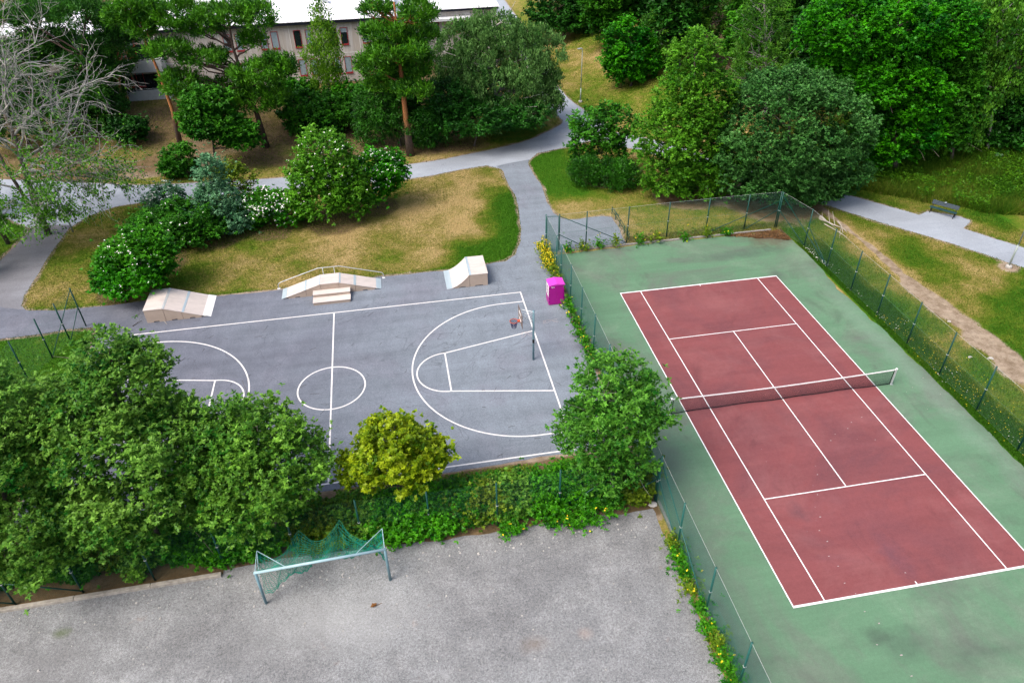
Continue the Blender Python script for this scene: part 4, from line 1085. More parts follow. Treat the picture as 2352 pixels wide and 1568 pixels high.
def fibdirs(n, r):
    i = np.arange(n) + .5; ph = np.arccos(1 - 2 * i / n); th = math.pi * (1 + 5 ** .5) * i + r.uniform(0, 6.28)
    return unit(np.stack([np.cos(th) * np.sin(ph), np.sin(th) * np.sin(ph), np.cos(ph)], 1) + r.normal(0, .18, (n, 3)))


def leaves(P, nrm, L, W, r, axis=None, fold=.25):
    """one folded diamond per point"""
    n = len(P); q = r.normal(0, 1, (n, 3)); ax = unit(q - nrm * (q * nrm).sum(1, keepdims=True)) if axis is None else unit(axis)
    sd = unit(np.cross(nrm, ax)); k = r.uniform(.7, 1.25, (n, 1)); l = L * k; w = W * k
    a = P - ax * l * .5; b = P + ax * l * .5; lift = nrm * w * fold
    c = P + sd * w * .5 + lift - ax * l * .06; d = P - sd * w * .5 + lift - ax * l * .06
    V_ = np.stack([a, c, b, d], 1).reshape(-1, 3); F = np.arange(n * 4).reshape(n, 4); return V_, F


def crown(bl, n, L, W, lump, seed, spray=.28, hang=0.0, up=1.25, per=20, needle=False, tuft=.5, floor=True, shell=(.78, 1.05), under=-.25, lumpvar=.20):
    r = np.random.default_rng(seed); area = np.array([(q[1][0] * q[1][1] + q[1][0] * q[1][2] + q[1][1] * q[1][2]) for q in bl]); share = area / area.sum()
    PP = []; NN = []; TT = []; lumps = []
    for (c, rad), s in zip(bl, share):
        lr = min(lump, .5 * min(rad)); nl = int(np.clip(4.2 * (rad[0] * rad[1] + rad[0] * rad[2] + rad[1] * rad[2]) / 3 / (lr * lr), 6, 260))
        D = fibdirs(nl, r); inr = np.maximum(rad - lr * .75, rad * .35)
        wob = .86 + .30 * vnoise(D[:, 0] * 2.2 + seed * 3.1, D[:, 1] * 2.2 + D[:, 2] * 2.9, 1.0); C = c + D * inr * (r.uniform(shell[0], shell[1], nl) * wob)[:, None]; LR = lr * r.uniform(.7, 1.25, nl)
        keep = D[:, 2] > -.85; C, LR, D = C[keep], LR[keep], D[keep]; nl = len(C)
        lumps += [(C[i], LR[i]) for i in range(nl)]
        m = max(1, int(n * s / per)); idx = r.integers(0, nl, m); dd = unit(r.normal(0, 1, (m, 3)) + D[idx] * .75 + np.array([0, 0, .25]))
        ok = (dd * D[idx]).sum(1) > under; idx, dd = idx[ok], dd[ok]; m = len(idx)
        sq = np.array([1, 1, .8]); cp = C[idx] + dd * sq * (LR[idx] * r.uniform(.65, 1.08, m))[:, None]
        inner = r.random(m) < .08; cp[inner] = c + (cp[inner] - c) * r.uniform(.3, .8, (inner.sum(), 1))
        lt = r.normal(.5, lumpvar, nl)[idx] + r.normal(0, .12, m)
        # leaves of each cluster, a short spray pointing outward
        k = per
        if needle or hang:
            P = np.repeat(cp, k, 0); O = np.repeat(dd, k, 0); f = r.uniform(-.3, 1.2, (len(P), 1)); P = P + O * f * spray + r.normal(0, spray * .42, (len(P), 3))
        else:
            # shoots: three rosettes of leaves along a twig that leaves the surface, a few of them long
            tw = unit(dd * .7 + np.array([0, 0, .45]) + r.normal(0, .45, dd.shape)); ln = spray * r.uniform(.5, 1.6, (len(cp), 1)) * np.where(r.random((len(cp), 1)) < .07, 2.4, 1.0)
            k3 = max(1, k // 3); k = 3 * k3; st = np.repeat(cp[:, None, :] + tw[:, None, :] * ln[:, None, :] * np.array([-.35, .3, 1.0])[None, :, None] + r.normal(0, spray * .16, (len(cp), 3, 3)), k3, 1).reshape(-1, 3)
            P = st; O = np.repeat(tw, k, 0)
        if hang: P[:, 2] -= np.repeat(r.uniform(.2, 1, m), k) * r.random(len(P)) * hang
        PP.append(P); NN.append(O); TT.append(np.repeat(lt, k) + r.normal(0, .16, len(P)))
    P = np.concatenate(PP); O = np.concatenate(NN); T = np.clip(np.concatenate(TT), 0, 1)
    if floor:
        ok = P[:, 2] > HT(P[:, 0], P[:, 1]) + .06; P, O, T = P[ok], O[ok], T[ok]
    if needle:
        ax = unit(O * .55 + np.array([0, 0, tuft]) + r.normal(0, .55, P.shape)); nm = unit(np.cross(ax, r.normal(0, 1, P.shape))); Vx, F = leaves(P + ax * L * .3, nm, L, W, r, ax, .1)
    elif hang:
        ax = unit(r.normal(0, .35, P.shape) + np.array([0, 0, -1.0])); nm = unit(np.cross(ax, r.normal(0, 1, P.shape))); nm[:, 2] = np.abs(nm[:, 2]); Vx, F = leaves(P, nm, L, W, r, ax)
    else:
        ax = unit(r.normal(0, 1, P.shape) * np.array([1, 1, .45]) + O * .55); nm = unit(O * .35 + np.array([0, 0, up]) + r.normal(0, .42, P.shape)); nm = unit(nm - ax * (nm * ax).sum(1, keepdims=True)); Vx, F = leaves(P + ax * L * .5, nm, L, W, r, ax)
    return Vx, F, T, lumps


def limb(mb, a, b, r0, r1, r, bend=.12, n=5, sag=0.0):
    a = np.array(a, float); b = np.array(b, float); L = np.linalg.norm(b - a); pts = []
    off = r.normal(0, bend * L, 3) * np.array([1, 1, .5])
    for i in range(n + 1):
        f = i / n; pts.append(a + (b - a) * f + off * 4 * f * (1 - f) * .5 + np.array([0, 0, -sag * L * f * (1 - f)]) + (r.normal(0, .02 * L, 3) if 0 < i < n else 0))
    mb.tube(pts, np.linspace(r0, r1, n + 1), 6 if r0 > .05 else 4); return pts


def tree(name, label, base, bl, n, L, W, leaf, bark='bark', lump=.9, seed=1, tr=.16, cat='tree', group=None, limbs=16, trunk=None, flowers=0, fl_mat='flower', fl_size=.14, **kw):
    """trunk with limbs and a crown of leaves as two parts (bushes: stems and foliage)"""
    r = np.random.default_rng(seed + 500); o = np.array(base, float); t = thing(name, label, cat, o, group)
    Vx, F, T, lumps = crown(bl, n, L, W, lump, seed, **kw)
    link('crown' if cat == 'tree' else 'foliage', np_mesh('crown', Vx - o, F, T), LM[leaf], t)
    mb = MB(o); ctr = sum(c for c, _ in bl) / len(bl); top = max(bl, key=lambda q: q[0][2]); tip = top[0] + np.array([0, 0, top[1][2] * .45])
    if trunk is None:
        mid = o * .45 + ctr * .55; mid[:2] = o[:2] * .6 + ctr[:2] * .4 + r.normal(0, .08, 2)
        trunk = [o + [0, 0, -.1], o + [0, 0, .12], o + (mid - o) * .45, mid, mid * .45 + tip * .55, tip]
    Tk = [np.array(p, float) for p in trunk]; rr = np.linspace(tr, tr * .22, len(Tk)); rr[0] = tr * 1.35; mb.tube(Tk, rr, 9)
    hs = np.array([p[2] for p in Tk])
    sel = r.permutation(len(lumps))[:limbs]
    for i in sel:
        c, lr = lumps[i]; hz_ = np.clip(c[2] - .35 * np.hypot(*(c - Tk[-1])[:2]) - .4, hs[1] + .25 * (hs[-1] - hs[1]), hs[-1] * .97)
        k = int(np.clip(np.searchsorted(hs, hz_) - 1, 0, len(Tk) - 2)); f = (hz_ - hs[k]) / (hs[k + 1] - hs[k] + 1e-6); st = Tk[k] + (Tk[k + 1] - Tk[k]) * np.clip(f, 0, 1)
        pts = limb(mb, st, c, tr * .36, tr * .10, r)
        for q in range(2): limb(mb, pts[3], c + r.normal(0, lr, 3), tr * .12, tr * .04, r, n=3)
    link('trunk' if cat == 'tree' else 'stems', mb.mesh(), M[bark], t, True)
    if flowers:
        q = r.permutation(len(Vx) // 4); P = Vx.reshape(-1, 4, 3).mean(1)
        cc = ctr; w = .45 * (P[:, 2] - cc[2]) + .6 * ((P - cc) @ (-FWD)); q = q[np.argsort(-(w[q] + r.normal(0, 1.0, len(q))))][:flowers * 6]; q = r.permutation(q)[:flowers]; P = P[q]
        P = np.repeat(P, 2, 0) + r.normal(0, fl_size * .35, (len(P) * 2, 3)) + np.array([0, 0, fl_size * .5]) - FWD * fl_size * .4
        nm = unit(np.array([0, 0, 1.0]) - FWD * .4 + r.normal(0, .3, P.shape)); Vf, Ff = leaves(P, nm, fl_size, fl_size * .9, r); link('blossom', np_mesh('blossom', Vf - o, Ff), M[fl_mat], t)
    return t


def _mesh(s):
    me = bpy.data.meshes.new('m'); me.from_pydata(s.v, [], s.f); return me
MB.mesh = _mesh


def T_(name, label, uv, px, n, L, W, leaf, **kw):
    """tree or bush standing at a measured foot point, crown lobes measured as (u, v, half width, half height)"""
    b = G(*uv); return tree(name, label, b, blobs(b, px), n, L, W, leaf, **kw)


def W_(name, label, xy, lobes, n, L, W, leaf, **kw):
    """the same from plain metres: lobes are (dx, dy, z, rx, ry, rz)"""
    b = np.array([xy[0], xy[1], float(HT(*xy))]); return tree(name, label, b, [(b + np.array(q[:3]), np.array(q[3:])) for q in lobes], n, L, W, leaf, **kw)


# --- row of trees between the ball court and the gravel
W_('broadleaf_tree', 'leafy green tree cut by the left edge of the photo, westernmost of the row', (-41.2, -4.3), [(.1, .3, 5.4, 3.2, 3.1, 3.2), (1.0, 1.2, 8.0, 2.1, 2.0, 1.9), (1.0, -.6, 3.4, 2.2, 2.2, 1.7)], 54000, .17, .085, 'near', lump=.75, seed=11, tr=.2, group='row of trees along the gravel')
W_('broadleaf_tree', 'leafy green tree, second from the west in the row along the gravel', (-36.06, -4.75), [(.3, .5, 5.2, 3.3, 3.2, 2.9), (.8, 1.4, 8.1, 2.0, 2.0, 1.8), (-1.0, .8, 7.6, 2.0, 1.9, 1.8), (1.0, -.5, 3.5, 2.4, 2.2, 1.7)], 74000, .17, .088, 'near', lump=.75, seed=12, tr=.21, group='row of trees along the gravel')
W_('broadleaf_tree', 'tallest leafy green tree of the row, its top reaching over the court corner', (-31.25, -4.11), [(.2, .4, 5.1, 3.5, 3.3, 2.9), (.2, 1.4, 7.6, 2.2, 2.2, 1.9), (.15, 2.0, 9.2, 1.1, 1.1, 1.0), (1.2, 1.9, 8.7, 1.2, 1.2, 1.0), (-1.3, 1.0, 7.4, 1.7, 1.7, 1.6), (2.0, .6, 5.7, 1.9, 1.9, 1.7), (.2, -.7, 3.4, 2.5, 2.1, 1.7)], 88000, .17, .088, 'near', lump=.75, seed=13, tr=.21, group='row of trees along the gravel')
W_('broadleaf_tree', 'rounded fresh green tree with grey trunk showing behind the goal', (-26.03, -4.46), [(-.1, .3, 4.4, 2.6, 2.6, 2.1), (-.2, .6, 5.9, 1.8, 1.7, 1.4), (1.05, 0, 3.8, 1.7, 1.7, 1.5), (-1.5, .3, 4.9, 2.0, 1.9, 1.7), (-.9, -.5, 3.3, 1.9, 1.8, 1.5)], 52000, .165, .088, 'rowan', lump=.7, seed=14, tr=.16, group='row of trees along the gravel')
W_('maple_tree', 'small yellow green maple in front of the half-way line of the ball court', (-20.68, -3.97), [(.0, .1, 3.6, 1.9, 1.8, 1.15), (-.1, .3, 4.5, 1.25, 1.25, .75), (1.35, .1, 3.3, 1.15, 1.1, .75), (-1.45, 0, 3.1, 1.15, 1.0, .75), (.4, -.5, 3.0, 1.4, 1.0, .7)], 23000, .17, .13, 'maple', lump=.48, seed=15, tr=.085, limbs=22, spray=.2)
W_('broadleaf_tree', 'grey green tree with bare white twigs between the ball court and the tennis court', (-11.2, -4.75), [(.0, .3, 4.4, 2.1, 2.1, 1.8), (.2, .6, 6.1, 1.7, 1.7, 1.3), (1.15, .3, 4.6, 1.55, 1.6, 1.5), (-1.1, 0, 4.0, 1.4, 1.5, 1.4), (.2, -.5, 2.6, 1.6, 1.5, 1.2)], 31000, .18, .085, 'nearR', bark='birchbark', lump=.6, seed=16, tr=.12, limbs=34)

# --- trees right of the walk junction
T_('broadleaf_tree', 'tall light yellow green tree behind the far tennis fence', (1585, 452), [(1592, 145, 70, 72), (1600, 225, 95, 80), (1560, 320, 108, 95), (1625, 360, 90, 98), (1540, 405, 70, 56), (1600, 420, 70, 50)], 80000, .23, .14, 'lime', lump=1.0, seed=21, tr=.2)
T_('broadleaf_tree', 'wide dense grey green tree overhanging the far right corner of the tennis court', (1805, 462), [(1812, 305, 168, 145), (1750, 390, 112, 86), (1880, 385, 100, 88), (1815, 420, 110, 66), (1810, 210, 110, 66)], 165000, .21, .125, 'grey', lump=.70, seed=22, tr=.26, spray=.22, shell=(.92, 1.06), lumpvar=.12)
T_('small_tree', 'small open tree with mid green leaves above the yew bushes by the walk', (1392, 400), [(1375, 300, 66, 62), (1345, 330, 42, 48), (1420, 285, 45, 42), (1400, 350, 50, 45)], 15000, .26, .16, 'mid', lump=.8, seed=23, tr=.10)
T_('yew_bush', 'clipped dark yew bush under the small tree, nearer the walk', (1345, 428), [(1346, 396, 34, 34)], 9000, .20, .06, 'yew', lump=.5, seed=24, tr=.05, cat='bush', needle=True, limbs=6)
T_('yew_bush', 'broad dark yew bush under the small tree, beside the light green tree', (1412, 432), [(1405, 400, 42, 36), (1436, 405, 34, 32)], 14000, .20, .06, 'yew', lump=.5, seed=25, tr=.05, cat='bush', needle=True, limbs=6)

# --- wood on the right
T_('broadleaf_tree', 'huge vivid green tree in the wood on the right', (2055, 398), [(1935, 70, 105, 85), (2060, 70, 120, 90), (2160, 85, 75, 85), (2010, 190, 130, 95), (2095, 220, 95, 95), (2055, 310, 92, 80), (1930, 160, 80, 70)], 150000, .27, .17, 'vivid', lump=1.15, seed=31, tr=.35, limbs=22, lumpvar=.24)
T_('birch_tree', 'thin leaning tree with pale trunk and light foliage on the right edge of the wood', (2268, 352), [(2240, 225, 50, 80), (2300, 70, 60, 60), (2325, 150, 45, 60), (2210, 300, 45, 50), (2290, 20, 50, 40)], 24000, .26, .15, 'larch', lump=.8, seed=32, tr=.17, hang=.7, bark='birchbark')
T_('broadleaf_tree', 'shaded dark green tree at the right edge behind the tall grass', (2345, 330), [(2335, 260, 62, 85), (2300, 310, 60, 45)], 26000, .34, .22, 'dark', lump=1.1, seed=33, tr=.2)
T_('broadleaf_tree', 'mid green small tree at the forest edge by the northern lamp post', (1450, 197), [(1445, 120, 58, 68), (1425, 150, 38, 40), (1475, 150, 42, 40)], 34000, .29, .18, 'vivid', lump=1.0, seed=34, tr=.16)
T_('spruce_tree', 'dark spruce with bare grey twigs behind the wide grey green tree', (1760, 262), [(1752, 60, 60, 70), (1760, 130, 80, 60), (1745, 185, 95, 55), (1750, 5, 40, 50)], 20000, .34, .07, 'larch', bark='birchbark', lump=1.0, seed=35, tr=.24, needle=True, tuft=-.1, limbs=60)
T_('larch_tree', 'soft olive conifer at the top of the photo behind the light green tree', (1560, 150), [(1560, 20, 60, 55), (1540, 70, 70, 60), (1620, 30, 70, 60), (1520, 115, 60, 40)], 30000, .36, .08, 'larch', bark='birchbark', lump=1.0, seed=36, tr=.22, needle=True, tuft=0, limbs=30)
T_('conifer_tree', 'dark evergreen at the top edge behind the willow and lamp post', (1295, 88), [(1270, 20, 65, 60), (1340, 25, 70, 62), (1300, 55, 70, 38)], 26000, .42, .20, 'dark', lump=1.2, seed=37, tr=.22)
T_('conifer_tree', 'olive green evergreen at the top edge between dark evergreen and larch', (1430, 95), [(1410, 30, 55, 60), (1470, 10, 60, 60)], 20000, .42, .12, 'larch', lump=1.1, seed=38, tr=.2, needle=True)
T_('broadleaf_tree', 'dark tree filling the wood behind the huge vivid green tree', (1880, 250), [(1865, 120, 70, 90), (1850, 200, 60, 60)], 26000, .38, .24, 'dark', lump=1.2, seed=39, tr=.22)
# deeper wood: copies of two kinds set at random distances behind
wk = [W_('forest_tree', 'dark green tree deep in the wood at the top of the photo', (30, 52), [(0, 0, 7, 3.6, 3.6, 4.2), (.6, .4, 11, 2.6, 2.6, 3.0), (-.8, .2, 4, 3.2, 3.2, 2.4)], 26000, .45, .30, 'dark', lump=1.3, seed=41, tr=.24, group='trees deep in the wood'),
      W_('forest_tree', 'mid green tree deep in the wood at the top of the photo', (36, 46), [(0, 0, 7, 3.4, 3.4, 4.0), (-.6, .4, 10.5, 2.8, 2.8, 3.2), (.8, .2, 4, 3.2, 3.2, 2.4)], 26000, .45, .30, 'mid', lump=1.3, seed=42, tr=.24, group='trees deep in the wood')]
for k, (x, y, s) in enumerate(((24, 40, .9), (19, 46, .95), (13, 52, 1), (8, 62, 1), (28, 44, 1.05), (22, 54, 1.1), (14, 62, 1.1), (35, 38, 1), (40, 52, 1.1), (31, 62, 1.15), (20, 70, 1.15), (10, 76, 1.15), (6, 86, 1.1), (42, 40, 1), (27, 35, .8), (32, 31, .75), (44, 62, 1.2), (50, 30, 1), (47, 46, 1.1), (54, 40, 1.1), (52, 54, 1.2), (60, 48, 1.2), (62, 34, 1.1), (34, 74, 1.2), (26, 84, 1.2))):
    c = copy_tree(wk[k % 2]); c.location = (x, y, float(HT(x, y))); c.rotation_euler = (0, 0, 2.4 * k); c.scale = (s, s, s * (1 + .12 * math.sin(k * 3.1)))

# --- willow, hedge mass and pines in front of the block
T_('willow_tree', 'large grey green willow with drooping twigs beside the northern walk', (1135, 300), [(1145, 155, 128, 100), (1075, 120, 80, 75), (1222, 135, 76, 78), (1150, 225, 132, 85), (1232, 210, 64, 66), (1130, 62, 70, 50), (1055, 190, 66, 75)], 92000, .25, .11, 'willow', bark='palebark', lump=1.0, seed=51, tr=.3, hang=.6, limbs=44, lumpvar=.22)
T_('evergreen_bush', 'dark green evergreen mass below the willow, right half by the walk', (1090, 335), [(1100, 265, 105, 62), (1190, 262, 78, 48), (1020, 255, 70, 72)], 44000, .28, .12, 'dark', lump=.9, seed=52, tr=.12, cat='bush')
T_('evergreen_bush', 'dark green evergreen mass behind the orange pine trunk', (920, 335), [(880, 240, 70, 70), (950, 260, 72, 72), (860, 285, 50, 45), (985, 290, 50, 48)], 44000, .30, .075, 'yew', lump=.9, seed=53, tr=.12, cat='bush', needle=True, tuft=-.2)
T_('shrub', 'mid green shrub below the birch in front of the block', (740, 305), [(700, 250, 58, 48), (760, 262, 58, 50), (720, 285, 62, 40)], 26000, .28, .18, 'mid', lump=.9, seed=54, tr=.08, cat='bush')
T_('shrub', 'light green shrub at the foot of the block right of the birch', (815, 275), [(800, 232, 52, 42), (835, 250, 40, 40)], 16000, .28, .18, 'hedge', lump=.8, seed=55, tr=.08, cat='bush')
T_('shrub', 'fresh green shrub at the foot of the block left of the birch', (668, 262), [(655, 215, 36, 32), (690, 205, 40, 26)], 11000, .28, .18, 'hedge', lump=.8, seed=56, tr=.08, cat='bush')
T_('birch_tree', 'slender birch with thin hanging leaves in front of the block', (762, 262), [(735, 25, 18, 42), (740, 80, 32, 40), (745, 130, 42, 45), (752, 180, 38, 40)], 8500, .22, .13, 'birch', bark='birchbark', lump=.6, seed=57, tr=.09, hang=1.0, per=8, spray=.35, limbs=30)


def pine(label, uvs, tr, px, n, seed, bark='pinebark', leaf='pine', dep=None, **kw):
    """scots pine: bare trunk drawn through measured points, foliage in separate pads"""
    b = G(*uvs[0]); tk = [b + [0, 0, -.1]] + [V(u, v, b)[0] for u, v in uvs[1:]]
    return tree('pine_tree', label, b, blobs(b, px), n, .36, .085, leaf, bark=bark, lump=kw.pop('lump', .75), seed=seed, tr=tr, trunk=tk, needle=True, tuft=.55, limbs=kw.pop('limbs', 30), spray=.30, under=-.05, **kw)
pine('tall pine with bare orange trunk standing beside the walk', [(943, 357), (932, 270), (920, 150), (912, 70), (905, 5)], .30,
     [(862, 20, 38, 24, .5), (960, 25, 42, 32, -.8), (875, 72, 50, 26, -1), (955, 78, 48, 30, 1), (912, 112, 72, 26, -1.5), (860, 152, 42, 30, -.5), (880, 190, 42, 26, 1.2), (952, 145, 42, 36, .8), (945, 205, 46, 22, -1.2), (915, 165, 40, 30, 1.8)], 46000, 61)
pine('leaning pine with thin reddish trunk left of the big pine crown', [(415, 335), (395, 250), (362, 160), (330, 85), (312, 10)], .20, [(305, 15, 48, 26, 0), (322, 62, 34, 26, -.4), (275, 40, 30, 22, .6), (345, 30, 26, 20, .4)], 15000, 62)
pine('spreading two-toned pine with many foliage pads in front of the block', [(612, 338), (590, 262), (556, 172), (535, 110), (522, 30)], .26,
     [(405, 35, 58, 42, .5), (520, 30, 75, 36, .5), (590, 38, 38, 32, -.5), (465, 60, 50, 30, 1), (385, 112, 52, 25, -1), (468, 132, 55, 24, -.5), (580, 92, 28, 24, .6), (410, 190, 42, 32, -1.4), (460, 205, 40, 26, 1), (598, 165, 66, 36, -1), (640, 150, 38, 32, -.6), (592, 222, 70, 46, .2), (545, 200, 50, 36, .8)], 70000, 63, bark='darkpinebark', leaf='pine', limbs=50)
pine('dark pine in the upper left corner behind the bare birch', [(175, 300), (180, 200), (190, 100), (200, 20)], .24, [(60, 30, 90, 42, 2), (165, 25, 80, 42, 0), (235, 85, 50, 50, 1), (95, 95, 80, 40, 3), (200, 130, 70, 40, 2), (285, 78, 32, 28, 2), (140, 120, 70, 40, 4), (250, 160, 50, 30, 2), (30, 130, 60, 40, 4)], 76000, 64, limbs=12, bark='darkpinebark', leaf='pine2', lump=1.0)
pine('blue green pine behind the leaning pine, mostly hidden', [(275, 270), (272, 180), (268, 100), (262, 20)], .22, [(230, 190, 56, 40, 2), (255, 115, 42, 40, 3), (262, 200, 34, 30, 2), (150, 200, 60, 40, 3), (225, 240, 56, 30, 3)], 30000, 65, leaf='pine2', lump=.9)
T_('pine_tree', 'low bushy dark pine behind the bare birch, nearest the left edge', (70, 345), [(50, 225, 80, 70, 1), (110, 270, 60, 50, 0), (20, 280, 60, 50, 0)], 26000, .36, .09, 'pine2', bark='darkpinebark', lump=.9, seed=84, tr=.2, needle=True, tuft=.4)
T_('pine_tree', 'low bushy dark pine behind the bare birch, by the balcony', (225, 300), [(190, 215, 60, 52), (225, 250, 54, 48), (160, 250, 50, 44)], 24000, .36, .09, 'pine2', bark='darkpinebark', lump=.9, seed=85, tr=.2, needle=True, tuft=.4)
T_('broadleaf_tree', 'mid green leafy tree standing at the walk below the spreading pine', (495, 385), [(478, 232, 52, 38), (488, 280, 66, 48), (535, 300, 54, 38), (455, 258, 38, 38), (560, 322, 40, 26)], 38000, .27, .18, 'mid', lump=.9, seed=66, tr=.13)
T_('shrub', 'small dark green shrub at the upper edge of the walk', (420, 405), [(415, 370, 38, 38), (395, 390, 26, 24)], 9000, .24, .15, 'mid', lump=.6, seed=67, tr=.06, cat='bush')
T_('shrub', 'dark green shrub under the pines near the upper walk', (300, 330), [(295, 300, 42, 32)], 8000, .26, .16, 'dark', lump=.7, seed=68, tr=.06, cat='bush')

# --- flowering bushes on the lawn
T_('flowering_bush', 'tall bright green bush with a few white blossoms, largest on the lawn', (752, 508), [(748, 365, 66, 66), (700, 410, 42, 42), (785, 420, 62, 60), (735, 455, 66, 52), (812, 455, 45, 45)], 46000, .20, .13, 'lime', lump=.8, seed=71, tr=.1, cat='bush', flowers=75, fl_size=.10)
T_('flowering_bush', 'rounded bright green bush with white blossom on top, at the right end of the group', (868, 478), [(868, 385, 58, 48), (858, 425, 58, 46), (895, 395, 40, 40)], 24000, .20, .13, 'vivid', lump=.7, seed=72, tr=.08, cat='bush', flowers=210, fl_size=.10)
T_('flowering_bush', 'low bush thick with white blossom between the grey green and the tall bright bush', (620, 515), [(612, 470, 58, 42), (668, 480, 52, 40), (578, 484, 40, 36)], 20000, .18, .12, 'hedge', lump=.6, seed=73, tr=.06, cat='bush', flowers=330, fl_size=.12)
T_('lilac_bush', 'upright blue grey bush standing tallest beside the walk', (500, 530), [(482, 402, 32, 48), (500, 460, 52, 46), (525, 500, 62, 42), (478, 500, 54, 42)], 28000, .20, .10, 'lilac', lump=.6, seed=74, tr=.07, cat='bush')
T_('shrub', 'thin olive shrub with bare reddish twigs behind the blue grey bush', (550, 470), [(545, 415, 38, 40), (520, 395, 26, 26)], 6000, .20, .11, 'hedgeo', lump=.5, seed=75, tr=.05, cat='bush', limbs=30)
T_('flowering_bush', 'grey green bush with pale blossom at the upper left of the group', (385, 480), [(380, 452, 40, 32), (352, 470, 26, 26)], 9000, .18, .09, 'lilac', lump=.5, seed=76, tr=.05, cat='bush', flowers=110, fl_size=.11)
T_('shrub', 'wide dark green bush in the middle of the group on the lawn', (420, 560), [(415, 505, 70, 50), (365, 535, 58, 50), (450, 530, 60, 42)], 32000, .20, .13, 'mid', lump=.7, seed=77, tr=.07, cat='bush', flowers=40, fl_size=.09)
T_('flowering_bush', 'dark green bush dotted with white blossom at the lower left of the group', (300, 668), [(322, 575, 70, 54), (275, 605, 50, 48), (350, 600, 50, 46)], 36000, .19, .12, 'hedge', lump=.7, seed=78, tr=.07, cat='bush', flowers=110, fl_size=.09)
T_('flowering_bush', 'lowest bright green bush of the group beside the wedge ramp', (290, 694), [(292, 648, 58, 42), (338, 638, 38, 34), (252, 645, 36, 34)], 20000, .18, .12, 'vivid', lump=.55, seed=79, tr=.06, cat='bush', flowers=36, fl_size=.09)


T_('shrub', 'low green shrub filling the gap below the grey green bush with pale blossom', (352, 545), [(348, 512, 46, 34), (325, 530, 36, 28)], 12000, .19, .12, 'mid', lump=.5, seed=101, tr=.05, cat='bush')
T_('shrub', 'low green shrub between the blue grey bush and the low blossom bush', (555, 520), [(548, 495, 40, 30), (575, 505, 30, 24)], 9000, .19, .12, 'hedge', lump=.5, seed=102, tr=.05, cat='bush')
T_('broadleaf_tree', 'mid green tree between the huge vivid tree and the pale leaning one', (2185, 372), [(2190, 200, 55, 75), (2175, 280, 60, 60), (2215, 120, 40, 60)], 40000, .29, .18, 'mid', lump=1.0, seed=103, tr=.2)
# --- bare birch with pale twigs, and the leafier one beside it
def bare_tree(name, label, uv, trunks, seed, spread, levels=5, leafn=9500, r0=.20):
    r = np.random.default_rng(seed); b = G(*uv); t = thing(name, label, 'tree', b); mbT = MB(b); mbB = MB(b); tips = []
    def grow(p, d, L, rad, lev, mb):
        n = 4; pts = [p]; q = p; dd = d
        for i in range(n):
            dd = unit(dd + r.normal(0, .17, 3) + np.array([0, 0, .03 if lev < 3 else -.015])); q = q + dd * L / n; pts.append(q)
        mb.tube(pts, np.linspace(rad, rad * .55, n + 1), 6 if rad > .05 else (4 if rad > .018 else 3), False)
        if lev >= levels - 1: tips.extend(pts[1:])
        if lev >= levels: return
        k = r.integers(2, 4) if lev < 3 else r.integers(1, 4)
        for j in range(k):
            f = r.uniform(.35, 1.0); i = min(int(f * n), n - 1); s = pts[i] + (pts[i + 1] - pts[i]) * (f * n - i)
            nd = unit(dd + unit(r.normal(0, 1, 3) * np.array([1.2, 1.2, .55])) * r.uniform(.6, 1.15)); grow(s, nd, L * r.uniform(.58, .84), max(rad * r.uniform(.42, .64), .012), lev + 1, mbB)
        grow(pts[-1], unit(dd + r.normal(0, .2, 3)), L * .75, max(rad * .62, .012), lev + 1, mbB)
    for (pts, rad, shoots) in trunks:
        P = [b + np.array([0, 0, -.1])] + [b + np.array(q, float) for q in pts]; mbT.tube(P, np.linspace(rad, rad * .5, len(P)), 8)
        for (f, d, L, rr) in shoots:
            i = f * (len(P) - 1); k = min(int(i), len(P) - 2); s = P[k] + (P[k + 1] - P[k]) * (i - k); grow(s, unit(np.array(d, float)), L * 1.28, rr * 1.1, 1, mbB)
    link('trunk', mbT.mesh(), M['bark'], t, True); link('branches', mbB.mesh(), M['palebark'], t, True)
    P = np.array(tips); P = P[r.integers(0, len(P), leafn * 3)]; P = P[(P[:, 2] < np.quantile(P[:, 2], .42)) | (r.random(len(P)) < .08)][:leafn]; P = P + r.normal(0, .10, P.shape); P = P[P[:, 2] > HT(P[:, 0], P[:, 1]) + .3]
    ax = unit(r.normal(0, .6, P.shape) + np.array([0, 0, -.8])); nm = unit(np.cross(ax, r.normal(0, 1, P.shape))); Vx, F = leaves(P, nm, .20, .12, r, ax); link('leaves', np_mesh('leaves', Vx - b, F, r.random(len(P))), LM['lime'], t)
    return t
